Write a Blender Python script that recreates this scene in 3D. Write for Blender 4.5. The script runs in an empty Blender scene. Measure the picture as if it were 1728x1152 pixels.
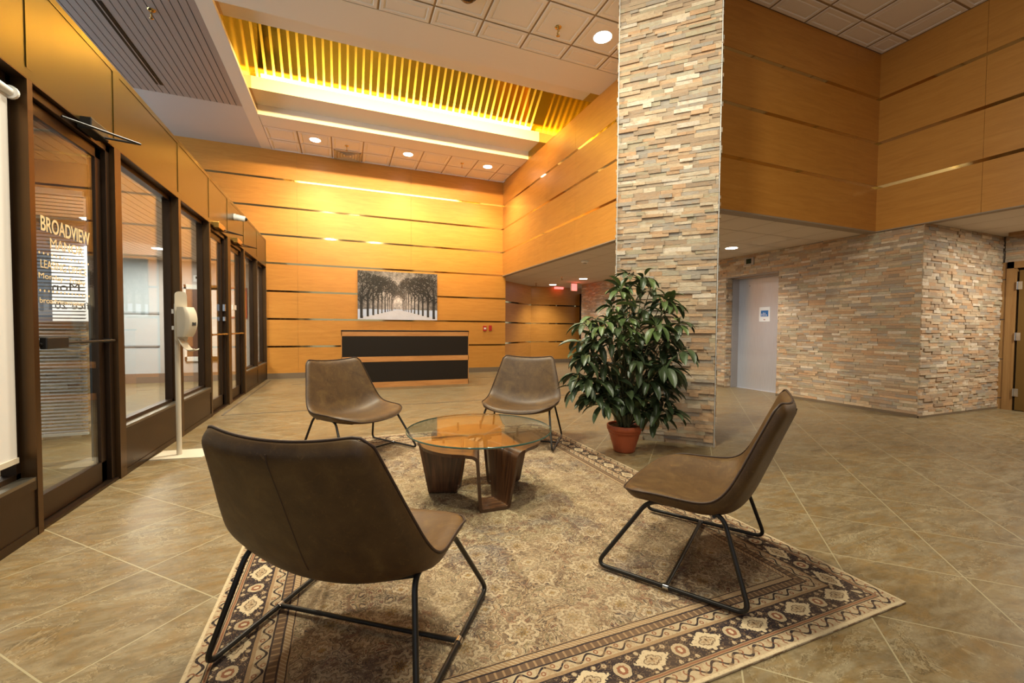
import bpy, math, random
import numpy as np
from mathutils import Vector, Matrix
R_ = math.radians
scene = bpy.context.scene
COL = scene.collection

# ------------------------------------------------------------------ camera
cam_d = bpy.data.cameras.new('camera'); cam = bpy.data.objects.new('camera', cam_d); COL.objects.link(cam)
yaw, pitch, roll = .379607, -.0301322, .0065065
_f = Vector((math.sin(yaw), math.cos(yaw), 0)); _r = Vector((math.cos(yaw), -math.sin(yaw), 0)); _u = Vector((0, 0, 1))
_f2 = _f*math.cos(pitch)+_u*math.sin(pitch); _u2 = _u*math.cos(pitch)-_f*math.sin(pitch)
_r3 = _r*math.cos(roll)+_u2*math.sin(roll); _u3 = _u2*math.cos(roll)-_r*math.sin(roll)
M = Matrix((_r3, _u3, -_f2)).transposed().to_4x4(); M.translation = Vector((0, 0, 1.21))
cam.matrix_world = M
cam_d.sensor_width = 36; cam_d.lens = 715.4/1728*36; cam_d.clip_start = .05; cam_d.clip_end = 100
scene.camera = cam

# ------------------------------------------------------------------ world, exposure
world = bpy.data.worlds.new('world'); scene.world = world; world.use_nodes = True
bg = world.node_tree.nodes['Background']
bg.inputs[0].default_value = (.82, .9, 1, 1); bg.inputs[1].default_value = 0.5
vs = scene.view_settings
vs.view_transform = 'Standard'; vs.look = 'None'; vs.gamma = 1; vs.use_curve_mapping = False; vs.exposure = 0.6
scene.cycles.max_bounces = 8; scene.cycles.diffuse_bounces = 5; scene.cycles.glossy_bounces = 4
scene.cycles.transparent_max_bounces = 16; scene.cycles.sample_clamp_indirect = 4
scene.cycles.caustics_reflective = True; scene.cycles.blur_glossy = 1.0; scene.cycles.caustics_refractive = False
LP = dict(down=210, fill=95, soff=120, cove=240, cove_near=150, vest=200, day=230)     # lamp powers (W)
WARM = (1, .94, .74); NEUT = (1, .94, .82)

def lamp(name, kind, loc, power, color, size=.2, size_y=None, rot=(0, 0, 0), spot=None, blend=.6, parent=None, spread=None):
    d = bpy.data.lights.new(name, kind); d.energy = power; d.color = color
    if kind == 'AREA':
        if size_y: d.shape = 'RECTANGLE'; d.size = size; d.size_y = size_y
        else: d.shape = 'DISK'; d.size = size
        if spread: d.spread = spread
    else: d.shadow_soft_size = size
    if kind == 'SPOT': d.spot_size = spot; d.spot_blend = blend
    o = bpy.data.objects.new(name, d); COL.objects.link(o); o.location = loc; o.rotation_euler = rot
    if parent: o.parent = parent
    return o

# ------------------------------------------------------------------ mesh helpers
class MB:
    def __init__(s): s.v = []; s.f = []; s.c = []; s.sm = []
    def add(s, vs_, fs, col=None, smooth=False):
        b = len(s.v); s.v += [tuple(p) for p in vs_]
        for f in fs: s.f.append(tuple(b+i for i in f)); s.c.append(col); s.sm.append(smooth)
        return s
    def box(s, x0, x1, y0, y1, z0, z1, col=None):
        v = [(x, y, z) for z in (z0, z1) for x, y in ((x0, y0), (x1, y0), (x1, y1), (x0, y1))]
        return s.add(v, [(3, 2, 1, 0), (4, 5, 6, 7), (0, 1, 5, 4), (1, 2, 6, 5), (2, 3, 7, 6), (3, 0, 4, 7)], col)
    def obox(s, o, a, b, c, col=None):      # box from corner o with edge vectors a, b, c
        o, a, b, c = map(Vector, (o, a, b, c))
        v = [o, o+a, o+a+b, o+b, o+c, o+a+c, o+a+b+c, o+b+c]
        f = [(3, 2, 1, 0), (4, 5, 6, 7), (0, 1, 5, 4), (1, 2, 6, 5), (2, 3, 7, 6), (3, 0, 4, 7)]
        if a.cross(b).dot(c) < 0: f = [q[::-1] for q in f]
        return s.add(v, f, col)
    def tube(s, pts, r, n=10, closed=False, cap=True):
        pts = [Vector(p) for p in pts]; N = len(pts); rings = []; up = None
        for i, p in enumerate(pts):
            a = pts[(i-1) % N] if (closed or i) else p; b = pts[(i+1) % N] if (closed or i < N-1) else p
            t = (b-a).normalized()
            if up is None:
                up = Vector((0, 0, 1)) if abs(t.z) < .9 else Vector((1, 0, 0))
            x = t.cross(up).normalized(); up = x.cross(t).normalized()
            rr = r[i] if isinstance(r, (list, tuple)) else r
            rings.append([p+(x*math.cos(k*2*math.pi/n)+up*math.sin(k*2*math.pi/n))*rr for k in range(n)])
        v = [q for g in rings for q in g]; f = []
        for i in range(N if closed else N-1):
            j = (i+1) % N
            for k in range(n): f.append((i*n+k, i*n+(k+1) % n, j*n+(k+1) % n, j*n+k))
        s.add(v, f, None, True)
        if cap and not closed: s.add(rings[0][::-1], [tuple(range(n))]); s.add(rings[-1], [tuple(range(n))])
        return s
    def lathe(s, prof, n=32, c=(0, 0, 0), smooth=True):
        v = []; f = []
        for r, z in prof:
            for k in range(n): a = k*2*math.pi/n; v.append((c[0]+r*math.cos(a), c[1]+r*math.sin(a), c[2]+z))
        for i in range(len(prof)-1):
            for k in range(n): f.append((i*n+k, i*n+(k+1) % n, (i+1)*n+(k+1) % n, (i+1)*n+k))
        return s.add(v, f, None, smooth)
    def disc(s, c, r, n=32, up=1):
        v = [(c[0]+r*math.cos(k*2*math.pi/n), c[1]+r*math.sin(k*2*math.pi/n), c[2]) for k in range(n)]
        return s.add(v, [tuple(range(n)) if up > 0 else tuple(range(n))[::-1]])
    def grid(s, P, smooth=True, flip=False):   # P[i][j] points
        ni, nj = len(P), len(P[0]); v = [q for row in P for q in row]; f = []
        for i in range(ni-1):
            for j in range(nj-1):
                q = (i*nj+j, i*nj+j+1, (i+1)*nj+j+1, (i+1)*nj+j); f.append(q[::-1] if flip else q)
        return s.add(v, f, None, smooth)
    def build(s, name, mat, parent=None, loc=None, bevel=None, kind=None, label=None, cat=None, group=None):
        me = bpy.data.meshes.new(name); me.from_pydata(s.v, [], s.f); me.materials.append(mat)
        me.polygons.foreach_set('use_smooth', s.sm)
        if any(c is not None for c in s.c):
            at = me.color_attributes.new('Col', 'FLOAT_COLOR', 'CORNER'); buf = []
            for p, c in zip(me.polygons, s.c): buf += list((*(c or (1, 1, 1)), 1))*p.loop_total
            at.data.foreach_set('color', buf)
        me.update()
        o = bpy.data.objects.new(name, me); COL.objects.link(o)
        if parent: o.parent = parent
        if loc: o.location = loc
        if bevel:
            m = o.modifiers.new('bevel', 'BEVEL'); m.width = bevel; m.segments = 2; m.limit_method = 'ANGLE'
        if kind: o['kind'] = kind
        if label: o['label'] = label
        if cat: o['category'] = cat
        if group: o['group'] = group
        return o

def thing(name, label, cat, loc=(0, 0, 0), rz=0, group=None, kind=None):
    o = bpy.data.objects.new(name, None); COL.objects.link(o); o.location = loc; o.rotation_euler = (0, 0, rz)
    o.empty_display_size = .1
    if label: o['label'] = label
    if cat: o['category'] = cat
    if group: o['group'] = group
    if kind: o['kind'] = kind
    return o
def dup(root, loc, rz=0, label=None):
    r = root.copy(); COL.objects.link(r); r.location = loc; r.rotation_euler = (0, 0, rz)
    if label: r['label'] = label
    for ch in list(root.children):
        c = ch.copy(); COL.objects.link(c); c.parent = r
        for g in ch.children:
            d = g.copy(); COL.objects.link(d); d.parent = c
    return r
def struct(mb, name, mat, parent=None, **k): return mb.build(name, mat, parent, kind=None if parent else 'structure', **k)
def rounded(pts, r, n=5, closed=False):       # fillet a polyline
    pts = [Vector(p) for p in pts]; out = []; N = len(pts)
    for i, p in enumerate(pts):
        if not closed and i in (0, N-1): out.append(p); continue
        a = pts[(i-1) % N]; b = pts[(i+1) % N]; da = (a-p); db = (b-p)
        rr = min(r, da.length*.48, db.length*.48); A = p+da.normalized()*rr; B = p+db.normalized()*rr
        for k in range(n+1):
            t = k/n; out.append(A*(1-t)**2+p*2*t*(1-t)+B*t*t)
    return out

# ------------------------------------------------------------------ materials
def srgb(r, g, b):
    f = lambda c: (c/255/12.92) if c/255 <= .04045 else ((c/255+.055)/1.055)**2.4
    return (f(r), f(g), f(b))
class NT:
    """small expression helper over a material's node tree"""
    def __init__(s, name):
        s.m = bpy.data.materials.new(name); s.m.use_nodes = True; s.t = s.m.node_tree; s.p = s.t.nodes['Principled BSDF']
    def n(s, typ, **k):
        nd = s.t.nodes.new(typ)
        for a, b in k.items():
            if a.startswith('i_'):
                key = a[2:]; key = int(key) if key.isdigit() else key.replace('_', ' ')
                s.set(nd.inputs[key], b)
            else: setattr(nd, a, b)
        return nd
    def set(s, inp, v):
        if isinstance(v, bpy.types.NodeSocket): s.t.links.new(v, inp)
        elif isinstance(v, (tuple, list)) and inp.type == 'RGBA': inp.default_value = (*v[:3], 1)
        else: inp.default_value = v
    def math(s, op, *a):
        nd = s.t.nodes.new('ShaderNodeMath'); nd.operation = op
        for i, v in enumerate(a): s.set(nd.inputs[i], v)
        return nd.outputs[0]
    def mix(s, fac, a, b, mode='MIX'):
        nd = s.t.nodes.new('ShaderNodeMix'); nd.data_type = 'RGBA'; nd.blend_type = mode
        s.set(nd.inputs[0], fac); s.set(nd.inputs[6], a); s.set(nd.inputs[7], b); return nd.outputs[2]
    def coord(s, kind='Object'): return s.n('ShaderNodeTexCoord').outputs[kind]
    def mapping(s, vec, scale=(1, 1, 1), rot=(0, 0, 0), loc=(0, 0, 0)):
        return s.n('ShaderNodeMapping', i_0=vec, i_1=loc, i_2=rot, i_3=scale).outputs[0]
    def noise(s, vec, scale, detail=4, rough=.55, out=0, dist=0):
        return s.n('ShaderNodeTexNoise', i_Vector=vec, i_Scale=scale, i_Detail=detail, i_Roughness=rough, i_Distortion=dist).outputs[out]
    def ramp(s, fac, stops, interp='LINEAR'):
        nd = s.n('ShaderNodeValToRGB', i_0=fac); cr = nd.color_ramp; cr.interpolation = interp
        while len(cr.elements) < len(stops): cr.elements.new(.5)
        for e, (p, c) in zip(cr.elements, stops): e.position = p; e.color = (*c, 1)
        return nd.outputs[0]
    def sep(s, v): return s.n('ShaderNodeSeparateXYZ', i_0=v).outputs
    def comb(s, x, y, z): return s.n('ShaderNodeCombineXYZ', i_0=x, i_1=y, i_2=z).outputs[0]
    def bump(s, h, strength=.3, dist=.01):
        s.set(s.p.inputs['Normal'], s.n('ShaderNodeBump', i_Height=h, i_Strength=strength, i_Distance=dist).outputs[0])
    def done(s, color=None, rough=None, metal=None, spec=None, emis=None, estr=None, alpha=None, coat=None):
        P = s.p.inputs
        for k, v in (('Base Color', color), ('Roughness', rough), ('Metallic', metal), ('Specular IOR Level', spec),
                     ('Emission Color', emis), ('Emission Strength', estr), ('Alpha', alpha), ('Coat Weight', coat)):
            if v is not None: s.set(P[k], v)
        return s.m
def plain(name, color, rough=.5, metal=0, spec=.5, var=.06, scale=18, **k):
    t = NT(name); nz = t.noise(t.coord(), scale, 3)
    c = t.mix(t.math('MULTIPLY', nz, var*2), color, tuple(x*.6 for x in color))
    return t.done(c, rough, metal, spec, **k)
def emitter(name, color, strength):
    t = NT(name); return t.done((0, 0, 0), .5, emis=color, estr=strength)

def oak(name, a, b, c, rough=.38, vertical=False, ax='xyz'):
    t = NT(name); P = t.coord()
    x, y, z = t.sep(P)
    h = t.math('ADD', x, y)                        # grain runs horizontally on walls of either family
    g = t.comb(t.math('MULTIPLY', h, 1.3), t.math('MULTIPLY', t.math('SUBTRACT', x, y), .6), t.math('MULTIPLY', z, 14))
    if vertical: g = t.comb(t.math('MULTIPLY', h, 22), t.math('MULTIPLY', t.math('SUBTRACT', x, y), 22), t.math('MULTIPLY', z, 1.3))
    n1 = t.noise(g, 1.3, 5, .6, dist=.9); n2 = t.noise(g, 9, 3, .6); big = t.noise(P, .7, 2)
    f = t.math('ADD', t.math('MULTIPLY', n1, .75), t.math('MULTIPLY', n2, .25))
    col = t.ramp(f, [(.22, a), (.5, b), (.8, c)])
    # panel to panel variation
    cell = t.n('ShaderNodeTexWhiteNoise', noise_dimensions='3D', i_Vector=t.comb(t.math('FLOOR', t.math('DIVIDE', h, 2.65)), 0.0, t.math('FLOOR', t.math('DIVIDE', t.math('ADD', z, .54), .648)))).outputs[0]
    col = t.mix(t.math('MULTIPLY', cell, .16), col, a)
    col = t.mix(t.math('MULTIPLY', big, .15), col, c)
    t.bump(f, .05, .002)
    return t.done(col, rough, 0, .45)

OAK = oak('oak_veneer', srgb(172, 113, 44), srgb(192, 131, 54), srgb(206, 147, 68))
OAK_LT = oak('oak_band', srgb(150, 92, 42), srgb(190, 130, 72), srgb(206, 152, 92), .4)
OAK_FRAME = oak('oak_frame', srgb(120, 84, 44), srgb(142, 104, 58), srgb(158, 120, 72), .45, vertical=True)

def m_brass():
    t = NT('brass_strip'); return t.done(srgb(206, 180, 124), .07, 1.0)
BRASS = m_brass()
def m_floor():
    t = NT('slate_look_floor_tile'); P = t.coord(); x, y, z = t.sep(P)
    u = t.math('DIVIDE', t.math('SUBTRACT', t.math('ADD', x, y), 1.68), .747)
    v = t.math('DIVIDE', t.math('ADD', t.math('SUBTRACT', x, y), 2.77), .755)
    fu = t.math('FLOOR', u); fv = t.math('FLOOR', v)
    du = t.math('SUBTRACT', .5, t.math('ABSOLUTE', t.math('SUBTRACT', t.math('FRACT', u), .5)))
    dv = t.math('SUBTRACT', .5, t.math('ABSOLUTE', t.math('SUBTRACT', t.math('FRACT', v), .5)))
    d = t.math('MINIMUM', du, dv)
    grout = t.math('LESS_THAN', d, .0056)
    edge = t.math('LESS_THAN', d, .02)
    rnd = t.n('ShaderNodeTexWhiteNoise', noise_dimensions='2D', i_Vector=t.comb(fu, fv, 0.0))
    off = t.n('ShaderNodeVectorMath', operation='SCALE', i_0=rnd.outputs[1], i_3=37.0).outputs[0]
    Q = t.n('ShaderNodeVectorMath', operation='ADD', i_0=P, i_1=off).outputs[0]
    S = t.mapping(Q, scale=(.8, 2.7, 1), rot=(0, 0, R_(-24)))
    n1 = t.noise(S, 1.5, 7, .62, dist=1.3); n2 = t.noise(S, 5.5, 6, .65, dist=.8); n3 = t.noise(Q, 60, 3)
    n4 = t.noise(t.mapping(Q, scale=(1, 2, 1), rot=(0, 0, R_(-24))), 2.1, 5, .6, dist=2.2)
    base = t.ramp(n1, [(.30, srgb(92, 74, 54)), (.42, srgb(124, 104, 74)), (.48, srgb(146, 132, 106)), (.54, srgb(134, 108, 66)), (.6, srgb(150, 138, 112)), (.72, srgb(168, 152, 118))])
    det = t.ramp(n2, [(.34, srgb(84, 68, 48)), (.5, srgb(136, 118, 88)), (.66, srgb(176, 158, 124))])
    c = t.mix(.5, base, det)
    rust = t.math('MULTIPLY', t.n('ShaderNodeMapRange', i_0=n4, i_1=.5, i_2=.64).outputs[0], .6)
    c = t.mix(rust, c, srgb(142, 108, 56))
    nc = t.noise(t.mapping(Q, scale=(1, 1.7, 1), rot=(0, 0, R_(-24))), 1.9, 9, .68, dist=.5)
    for lev, w_, cc, k_ in ((.46, .004, srgb(74, 58, 38), .65), (.475, .007, srgb(196, 180, 144), .35), (.56, .003, srgb(84, 66, 44), .5), (.62, .006, srgb(186, 166, 126), .3)):
        cr = t.math('LESS_THAN', t.math('ABSOLUTE', t.math('SUBTRACT', nc, lev)), w_); c = t.mix(t.math('MULTIPLY', cr, k_), c, cc)
    n5 = t.noise(Q, 26, 5, .7, dist=.4)
    c = t.mix(t.n('ShaderNodeMapRange', i_0=n5, i_1=.5, i_2=.7, i_3=0.0, i_4=.5).outputs[0], c, srgb(98, 80, 52))
    c = t.mix(t.math('MULTIPLY', rnd.outputs[0], .2), c, srgb(120, 100, 70))
    c = t.mix(t.math('MULTIPLY', n3, .12), c, srgb(90, 75, 55))
    c = t.mix(.26, c, srgb(84, 72, 40)); c = t.mix(grout, c, srgb(158, 146, 114))
    t.bump(t.math('ADD', t.math('MULTIPLY', n2, .6), t.math('MULTIPLY', t.math('GREATER_THAN', d, .008), .3)), .22, .006)
    rg = t.math('ADD', .27, t.math('MULTIPLY', n2, .22))
    return t.done(c, rg, 0, .45)
FLOOR = m_floor()
def m_stone():
    t = NT('ledger_stone'); P = t.coord()
    a = t.n('ShaderNodeVertexColor', layer_name='Col').outputs[0]
    n = t.noise(t.mapping(P, scale=(1, 1, 3)), 22, 6, .65, dist=.8); n2 = t.noise(P, 90, 3); n3 = t.noise(t.mapping(P, scale=(1, 1, 2.5)), 9, 4, .6, dist=1)
    c = t.mix(t.math('MULTIPLY', t.n('ShaderNodeMapRange', i_0=n3, i_1=.5, i_2=.66).outputs[0], .5), a, srgb(178, 132, 84))
    c = t.mix(t.n('ShaderNodeMapRange', i_0=n, i_1=.35, i_2=.75, i_3=0.0, i_4=.45).outputs[0], c, srgb(120, 102, 84))
    c = t.mix(t.math('MULTIPLY', n2, .15), c, srgb(235, 225, 205))
    t.bump(t.math('ADD', n, t.math('MULTIPLY', n2, .3)), .5, .012)
    return t.done(c, .72, 0, .35)
STONE = m_stone()
CEIL = plain('ceiling_paint', srgb(238, 232, 222), .75, var=.02)
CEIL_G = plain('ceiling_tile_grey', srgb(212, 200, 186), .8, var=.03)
WHITE_W = plain('white_paint', srgb(226, 222, 216), .7, var=.03)
SLAT = plain('slat_brown', srgb(170, 164, 164), .42, .1)
SLAT_V = plain('slat_tan', srgb(216, 196, 176), .5, .1)
BLACKGAP = plain('dark_gap', srgb(22, 18, 16), .9)
def m_bronze(name, a, b, rough=.3):
    t = NT(name); P = t.coord(); n = t.noise(t.mapping(P, scale=(1, .6, 1)), 2.2, 4); n2 = t.noise(P, 30, 3)
    return t.done(t.mix(n, a, b), rough, .85)
BRONZE = m_bronze('bronze_panel', srgb(96, 80, 34), srgb(96, 80, 34), .3)
DKBRONZE = m_bronze('dark_bronze', srgb(62, 48, 36), srgb(78, 60, 46), .36)
SILL = m_bronze('sill_metal', srgb(120, 112, 98), srgb(140, 132, 118), .35)
BLACK = plain('black_metal', srgb(34, 32, 30), .42, .3)
def m_glass(name, tint=(.96, .98, .97), ior=1.45, rough=0.0, boost=1.0):
    t = NT(name); t.t.nodes.remove(t.p)
    ge = t.n('ShaderNodeNewGeometry'); cs = t.math('ABSOLUTE', t.n('ShaderNodeVectorMath', operation='DOT_PRODUCT', i_0=ge.outputs['Incoming'], i_1=ge.outputs['Normal']).outputs['Value'])
    r0 = ((ior-1)/(ior+1))**2; fr = t.math('ADD', r0, t.math('MULTIPLY', 1-r0, t.math('POWER', t.math('SUBTRACT', 1.0, cs), 5.0)))
    tr = t.n('ShaderNodeBsdfTransparent', i_0=tint).outputs[0]; gl = t.n('ShaderNodeBsdfGlossy', i_0=(1, 1, 1), i_1=rough).outputs[0]
    mx = t.n('ShaderNodeMixShader', i_0=t.math('MINIMUM', t.math('MULTIPLY', fr, boost), 1.0), i_1=tr, i_2=gl).outputs[0]
    t.t.links.new(mx, t.t.nodes['Material Output'].inputs[0]); return t.m
GLASS = m_glass('clear_glass', ior=1.34); GLASS_T = m_glass('table_glass', (.93, .97, .94), 1.5)
GLASS_E = plain('glass_edge_green', srgb(52, 92, 84), .08, 0, 1.0)
def m_leather():
    t = NT('brown_leather'); P = t.coord()
    n = t.noise(P, 9, 6, .6, dist=.6); n2 = t.noise(P, 34, 4, .65, dist=1.8); n3 = t.n('ShaderNodeTexVoronoi', feature='DISTANCE_TO_EDGE', i_Vector=P, i_Scale=320).outputs[0]
    c = t.ramp(n, [(.3, srgb(66, 44, 20)), (.55, srgb(82, 58, 28)), (.75, srgb(100, 76, 40))])
    c = t.mix(t.n('ShaderNodeMapRange', i_0=n2, i_1=.56, i_2=.74, i_3=0.0, i_4=.45).outputs[0], c, srgb(122, 92, 50))
    t.bump(t.math('ADD', t.math('MULTIPLY', n3, .6), n2), .16, .004)
    return t.done(c, t.math('ADD', .4, t.math('MULTIPLY', n2, .18)), 0, .42)
LEATHER = m_leather()
SEAM = plain('dark_seam', srgb(58, 38, 24), .6)
TUBE = plain('charcoal_tube', srgb(44, 41, 38), .36, .45, var=.03)
CHROME = plain('chrome', srgb(205, 205, 205), .18, 1.0)
def m_walnut(name, a, b, c, rough):
    t = NT(name); P = t.coord(); x, y, z = t.sep(P)
    at = t.n('ShaderNodeTexCoord').outputs['UV']
    g = t.mapping(at, scale=(26, 1.6, 1)); n = t.noise(g, 1.5, 5, .6, dist=.8)
    return t.done(t.ramp(n, [(.3, a), (.5, b), (.7, c)]), rough, 0, .55, coat=.35)
WALNUT = m_walnut('walnut_ply', srgb(52, 32, 22), srgb(82, 52, 34), srgb(112, 74, 46), .28)
TERRA = plain('terracotta_plastic', srgb(176, 88, 52), .4, 0, .5, var=.05)
SOIL = plain('soil', srgb(92, 62, 30), .95, var=.5, scale=60)
STEM = plain('plant_stem', srgb(84, 84, 50), .6)
def m_leaf():
    t = NT('leaf_green'); P = t.coord(); a = t.n('ShaderNodeVertexColor', layer_name='Col').outputs[0]; n = t.noise(P, 14, 3)
    c = t.mix(t.math('MULTIPLY', n, .3), a, srgb(40, 60, 30)); return t.done(c, .38, 0, .45)
LEAF = m_leaf()
def m_steel():
    t = NT('brushed_steel'); P = t.coord(); n = t.noise(t.mapping(P, scale=(60, 60, 1.2)), 3, 4)
    return t.done(t.mix(n, srgb(182, 188, 200), srgb(222, 226, 234)), t.math('ADD', .26, t.math('MULTIPLY', n, .1)), .55)
STEEL = m_steel()
STEEL_D = plain('jamb_steel', srgb(176, 168, 162), .35, .6)
PLASTIC = plain('beige_plastic', srgb(206, 194, 172), .45)
WPLAST = plain('white_plastic', srgb(232, 230, 224), .4)
RED = plain('red_plastic', srgb(176, 36, 30), .4)
EXITM = emitter('exit_sign_red', (1, .12, .1), 2.2)
PLAMW = emitter('downlight_lens', (1, .93, .82), 14)
DECAL = plain('cream_vinyl', srgb(222, 196, 150), .5, var=.02)
PAPER = plain('paper_white', srgb(236, 236, 236), .6, var=.02)
BLUE = plain('print_blue', srgb(28, 104, 176), .5)
DKPRINT = plain('print_dark', srgb(56, 54, 52), .6)
BLKLAM = plain('black_laminate', srgb(32, 24, 16), .5, 0, .25, var=.03)
BASEB = plain('baseboard_brown', srgb(116, 98, 76), .5)
INLAY = plain('dark_inlay', srgb(92, 80, 66), .5)
def m_gold(name, col, rough, metal):
    t = NT(name); n = t.noise(t.coord(), 1.4, 4, .6, dist=1.2)
    return t.done(t.mix(n, col, tuple(c*.75 for c in col)), rough, metal)
GOLDMIR = m_gold('gold_mirror', srgb(214, 176, 62), .1, 1.0)
GOLDSTR = m_gold('gold_strip', srgb(246, 214, 96), .35, .35)
REFL = NT('reflection_pane'); REFL = REFL.done(srgb(190, 200, 206), .6, 0, .4)

# ------------------------------------------------------------------ setting: floor
XL, YB, ZC, XF, XE, YF, ZS = -1.64, 11.25, 5.30, 4.19, 7.46, 3.93, 2.70
m = MB(); m.add([(-7, -4, 0), (14, -4, 0), (14, 17, 0), (-7, 17, 0)], [(0, 1, 2, 3)]); m.add([(-7, -4, -.05), (14, -4, -.05), (14, 17, -.05), (-7, 17, -.05)], [(3, 2, 1, 0)])
struct(m, 'floor', FLOOR)
m = MB(); m.box(-1.54, 4.6, 6.80, 6.825, 0, .003); m.box(-1.55, -1.525, 6.80, 11.0, 0, .003); m.box(-1.0, 4.6, 9.98, 10.0, 0, .003)
struct(m, 'trim_1', INLAY)

# ------------------------------------------------------------------ panelled oak walls
ZG = [.755+.648*k for k in range(7)]          # groove heights .755 1.403 2.05 2.70 3.35 3.995 4.64
def oak_wall(name, trimname, p0, du, length, nrm, z0, z1, joints, thick=.10):
    """boards with vertical joints, brass strips recessed in the grooves; nrm points into the room"""
    p0 = Vector(p0); du = Vector(du); nrm = Vector(nrm); m = MB(); s = MB()
    zs = [z0]+[g for g in ZG if z0+.05 < g < z1-.05]+[z1]
    xs = [0]+sorted(joints)+[length]
    for i in range(len(zs)-1):
        a = zs[i]+(.022 if i else 0); b = zs[i+1]-(.022 if i < len(zs)-2 else 0)
        for j in range(len(xs)-1):
            x0 = xs[j]+(.0015 if j else 0); x1 = xs[j+1]-(.0015 if j < len(xs)-2 else 0)
            m.obox(p0+du*x0+Vector((0, 0, a)), du*(x1-x0), Vector((0, 0, b-a)), -nrm*.02)
    m.obox(p0-nrm*.03+Vector((0, 0, z0)), du*length, Vector((0, 0, z1-z0)), -nrm*(thick-.03))
    o = struct(m, name, OAK)
    for g in zs[1:-1]:
        s.obox(p0-nrm*.0025+Vector((0, 0, g-.0215)), du*length, Vector((0, 0, .043)), -nrm*.012)
    struct(s, trimname, BRASS)
    return o
oak_wall('wall_back', 'trim_2', (-1.66, YB, 0), (1, 0, 0), 5.94, (0, -1, 0), .13, ZC, [.67, 3.315])
oak_wall('wall_back_upper', 'trim_13', (-6, YB, 0), (1, 0, 0), 4.34, (0, -1, 0), 2.75, ZC, [2.0])
m = MB(); m.box(-1.66, 4.28, YB-.012, YB, 0, .13); struct(m, 'baseboard_back', BASEB)
oak_wall('wall_right_upper', 'trim_3', (XF, YF+.04, 0), (0, 1, 0), YB-YF, (-1, 0, 0), ZS, ZC, [3.28, 4.52], .12)
oak_wall('wall_upper_middle', 'trim_4', (XF, YF, 0), (1, 0, 0), 7.50-XF, (0, -1, 0), ZS, ZC, [2.67], .12)
oak_wall('wall_upper_right', 'trim_5', (7.42, -3.5, 0), (0, 1, 0), YF+3.58, (-1, 0, 0), ZS, ZC, [3.7, 6.30], .12)
# corridor beyond: diagonal return and far wall, both oak
d = Vector((1.72, 1.455, 0)); L = d.length; d.normalize()
oak_wall('wall_corridor_side', 'trim_6', (4.42, 12.145, 0), tuple(d), L, (d.y, -d.x, 0), .13, ZS, [])
oak_wall('wall_corridor_back', 'trim_7', (6.13, 13.6, 0), (1, 0, 0), 2.25, (0, -1, 0), .13, ZS, [])
m = MB(); m.box(4.25, 4.275, YB+.02, 12.2, 0, ZS); struct(m, 'wall_corridor_return', OAK)
m = MB(); m.obox((4.42, 12.135, 0), d*L, (0, 0, .13), (0.006, -.008, 0)); m.box(6.13, 8.38, 13.588, 13.6, 0, .13); struct(m, 'baseboard_corridor', BASEB)
m = MB(); m.box(8.1, 8.6, 13.3, 13.6, 0, 2.5); m.box(7.75, 8.5, 12.45, 12.55, 0, 2.45); struct(m, 'door_4', BLACK)

# ------------------------------------------------------------------ ledger stone walls
PAL = [srgb(*c) for c in ((196, 172, 140), (182, 158, 128), (170, 152, 130), (158, 150, 140), (150, 146, 140), (198, 160, 120), (190, 146, 102), (212, 198, 174), (146, 122, 98), (176, 170, 150), (160, 152, 126), (204, 182, 150), (222, 212, 196), (168, 140, 112))]
AVG = tuple(sum(c[i] for c in PAL)/len(PAL) for i in range(3))
def ledger(mb, p0, du, length, nrm, z0, z1, rng, holes=(), relief=1.0):
    p0 = Vector(p0); du = Vector(du).normalized(); nrm = Vector(nrm); z = z0
    panel_h = 0
    while z < z1-.004:
        h = min(rng.choice((.030, .036, .042, .048)), z1-z)
        segs = [(0, length)]
        for (a, b, za, zb) in holes:
            if z+h > za+.004 and z < zb-.004:
                segs = [(s0, min(s1, a)) for s0, s1 in segs if s0 < a]+[(max(s0, b), s1) for s0, s1 in segs if s1 > b]
        for s0, s1 in segs:
            x = s0-rng.random()*.08
            while x < s1:
                w = rng.choice((.09, .13, .17, .22, .28)); a = max(x, s0); b = min(x+w, s1)
                x += w
                if b-a < .004: continue
                dep = .006+.020*relief*rng.random()**1.3
                c = rng.choice(PAL); c = tuple((.82*a+.18*b)*q for a, b, q in zip(c, AVG, (1.08, 1.02, .93))); k = .86+.24*rng.random(); c = tuple(q*k for q in c)
                tilt = (rng.random()-.5)*.006
                o = p0+du*a+Vector((0, 0, z)); A = du*(b-a-.0012); C = Vector((0, 0, h-.0016)); N = nrm*dep
                v = [o, o+A, o+A+C, o+C, o+N, o+A+N+nrm*tilt, o+A+C+N+nrm*tilt, o+C+N]
                f = [(4, 5, 6, 7), (0, 1, 5, 4), (1, 2, 6, 5), (2, 3, 7, 6), (3, 0, 4, 7)]
                if A.cross(C).dot(nrm) < 0: f = [q[::-1] for q in f]
                mb.add(v, f, c)
        z += h
rng = random.Random(5)
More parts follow.
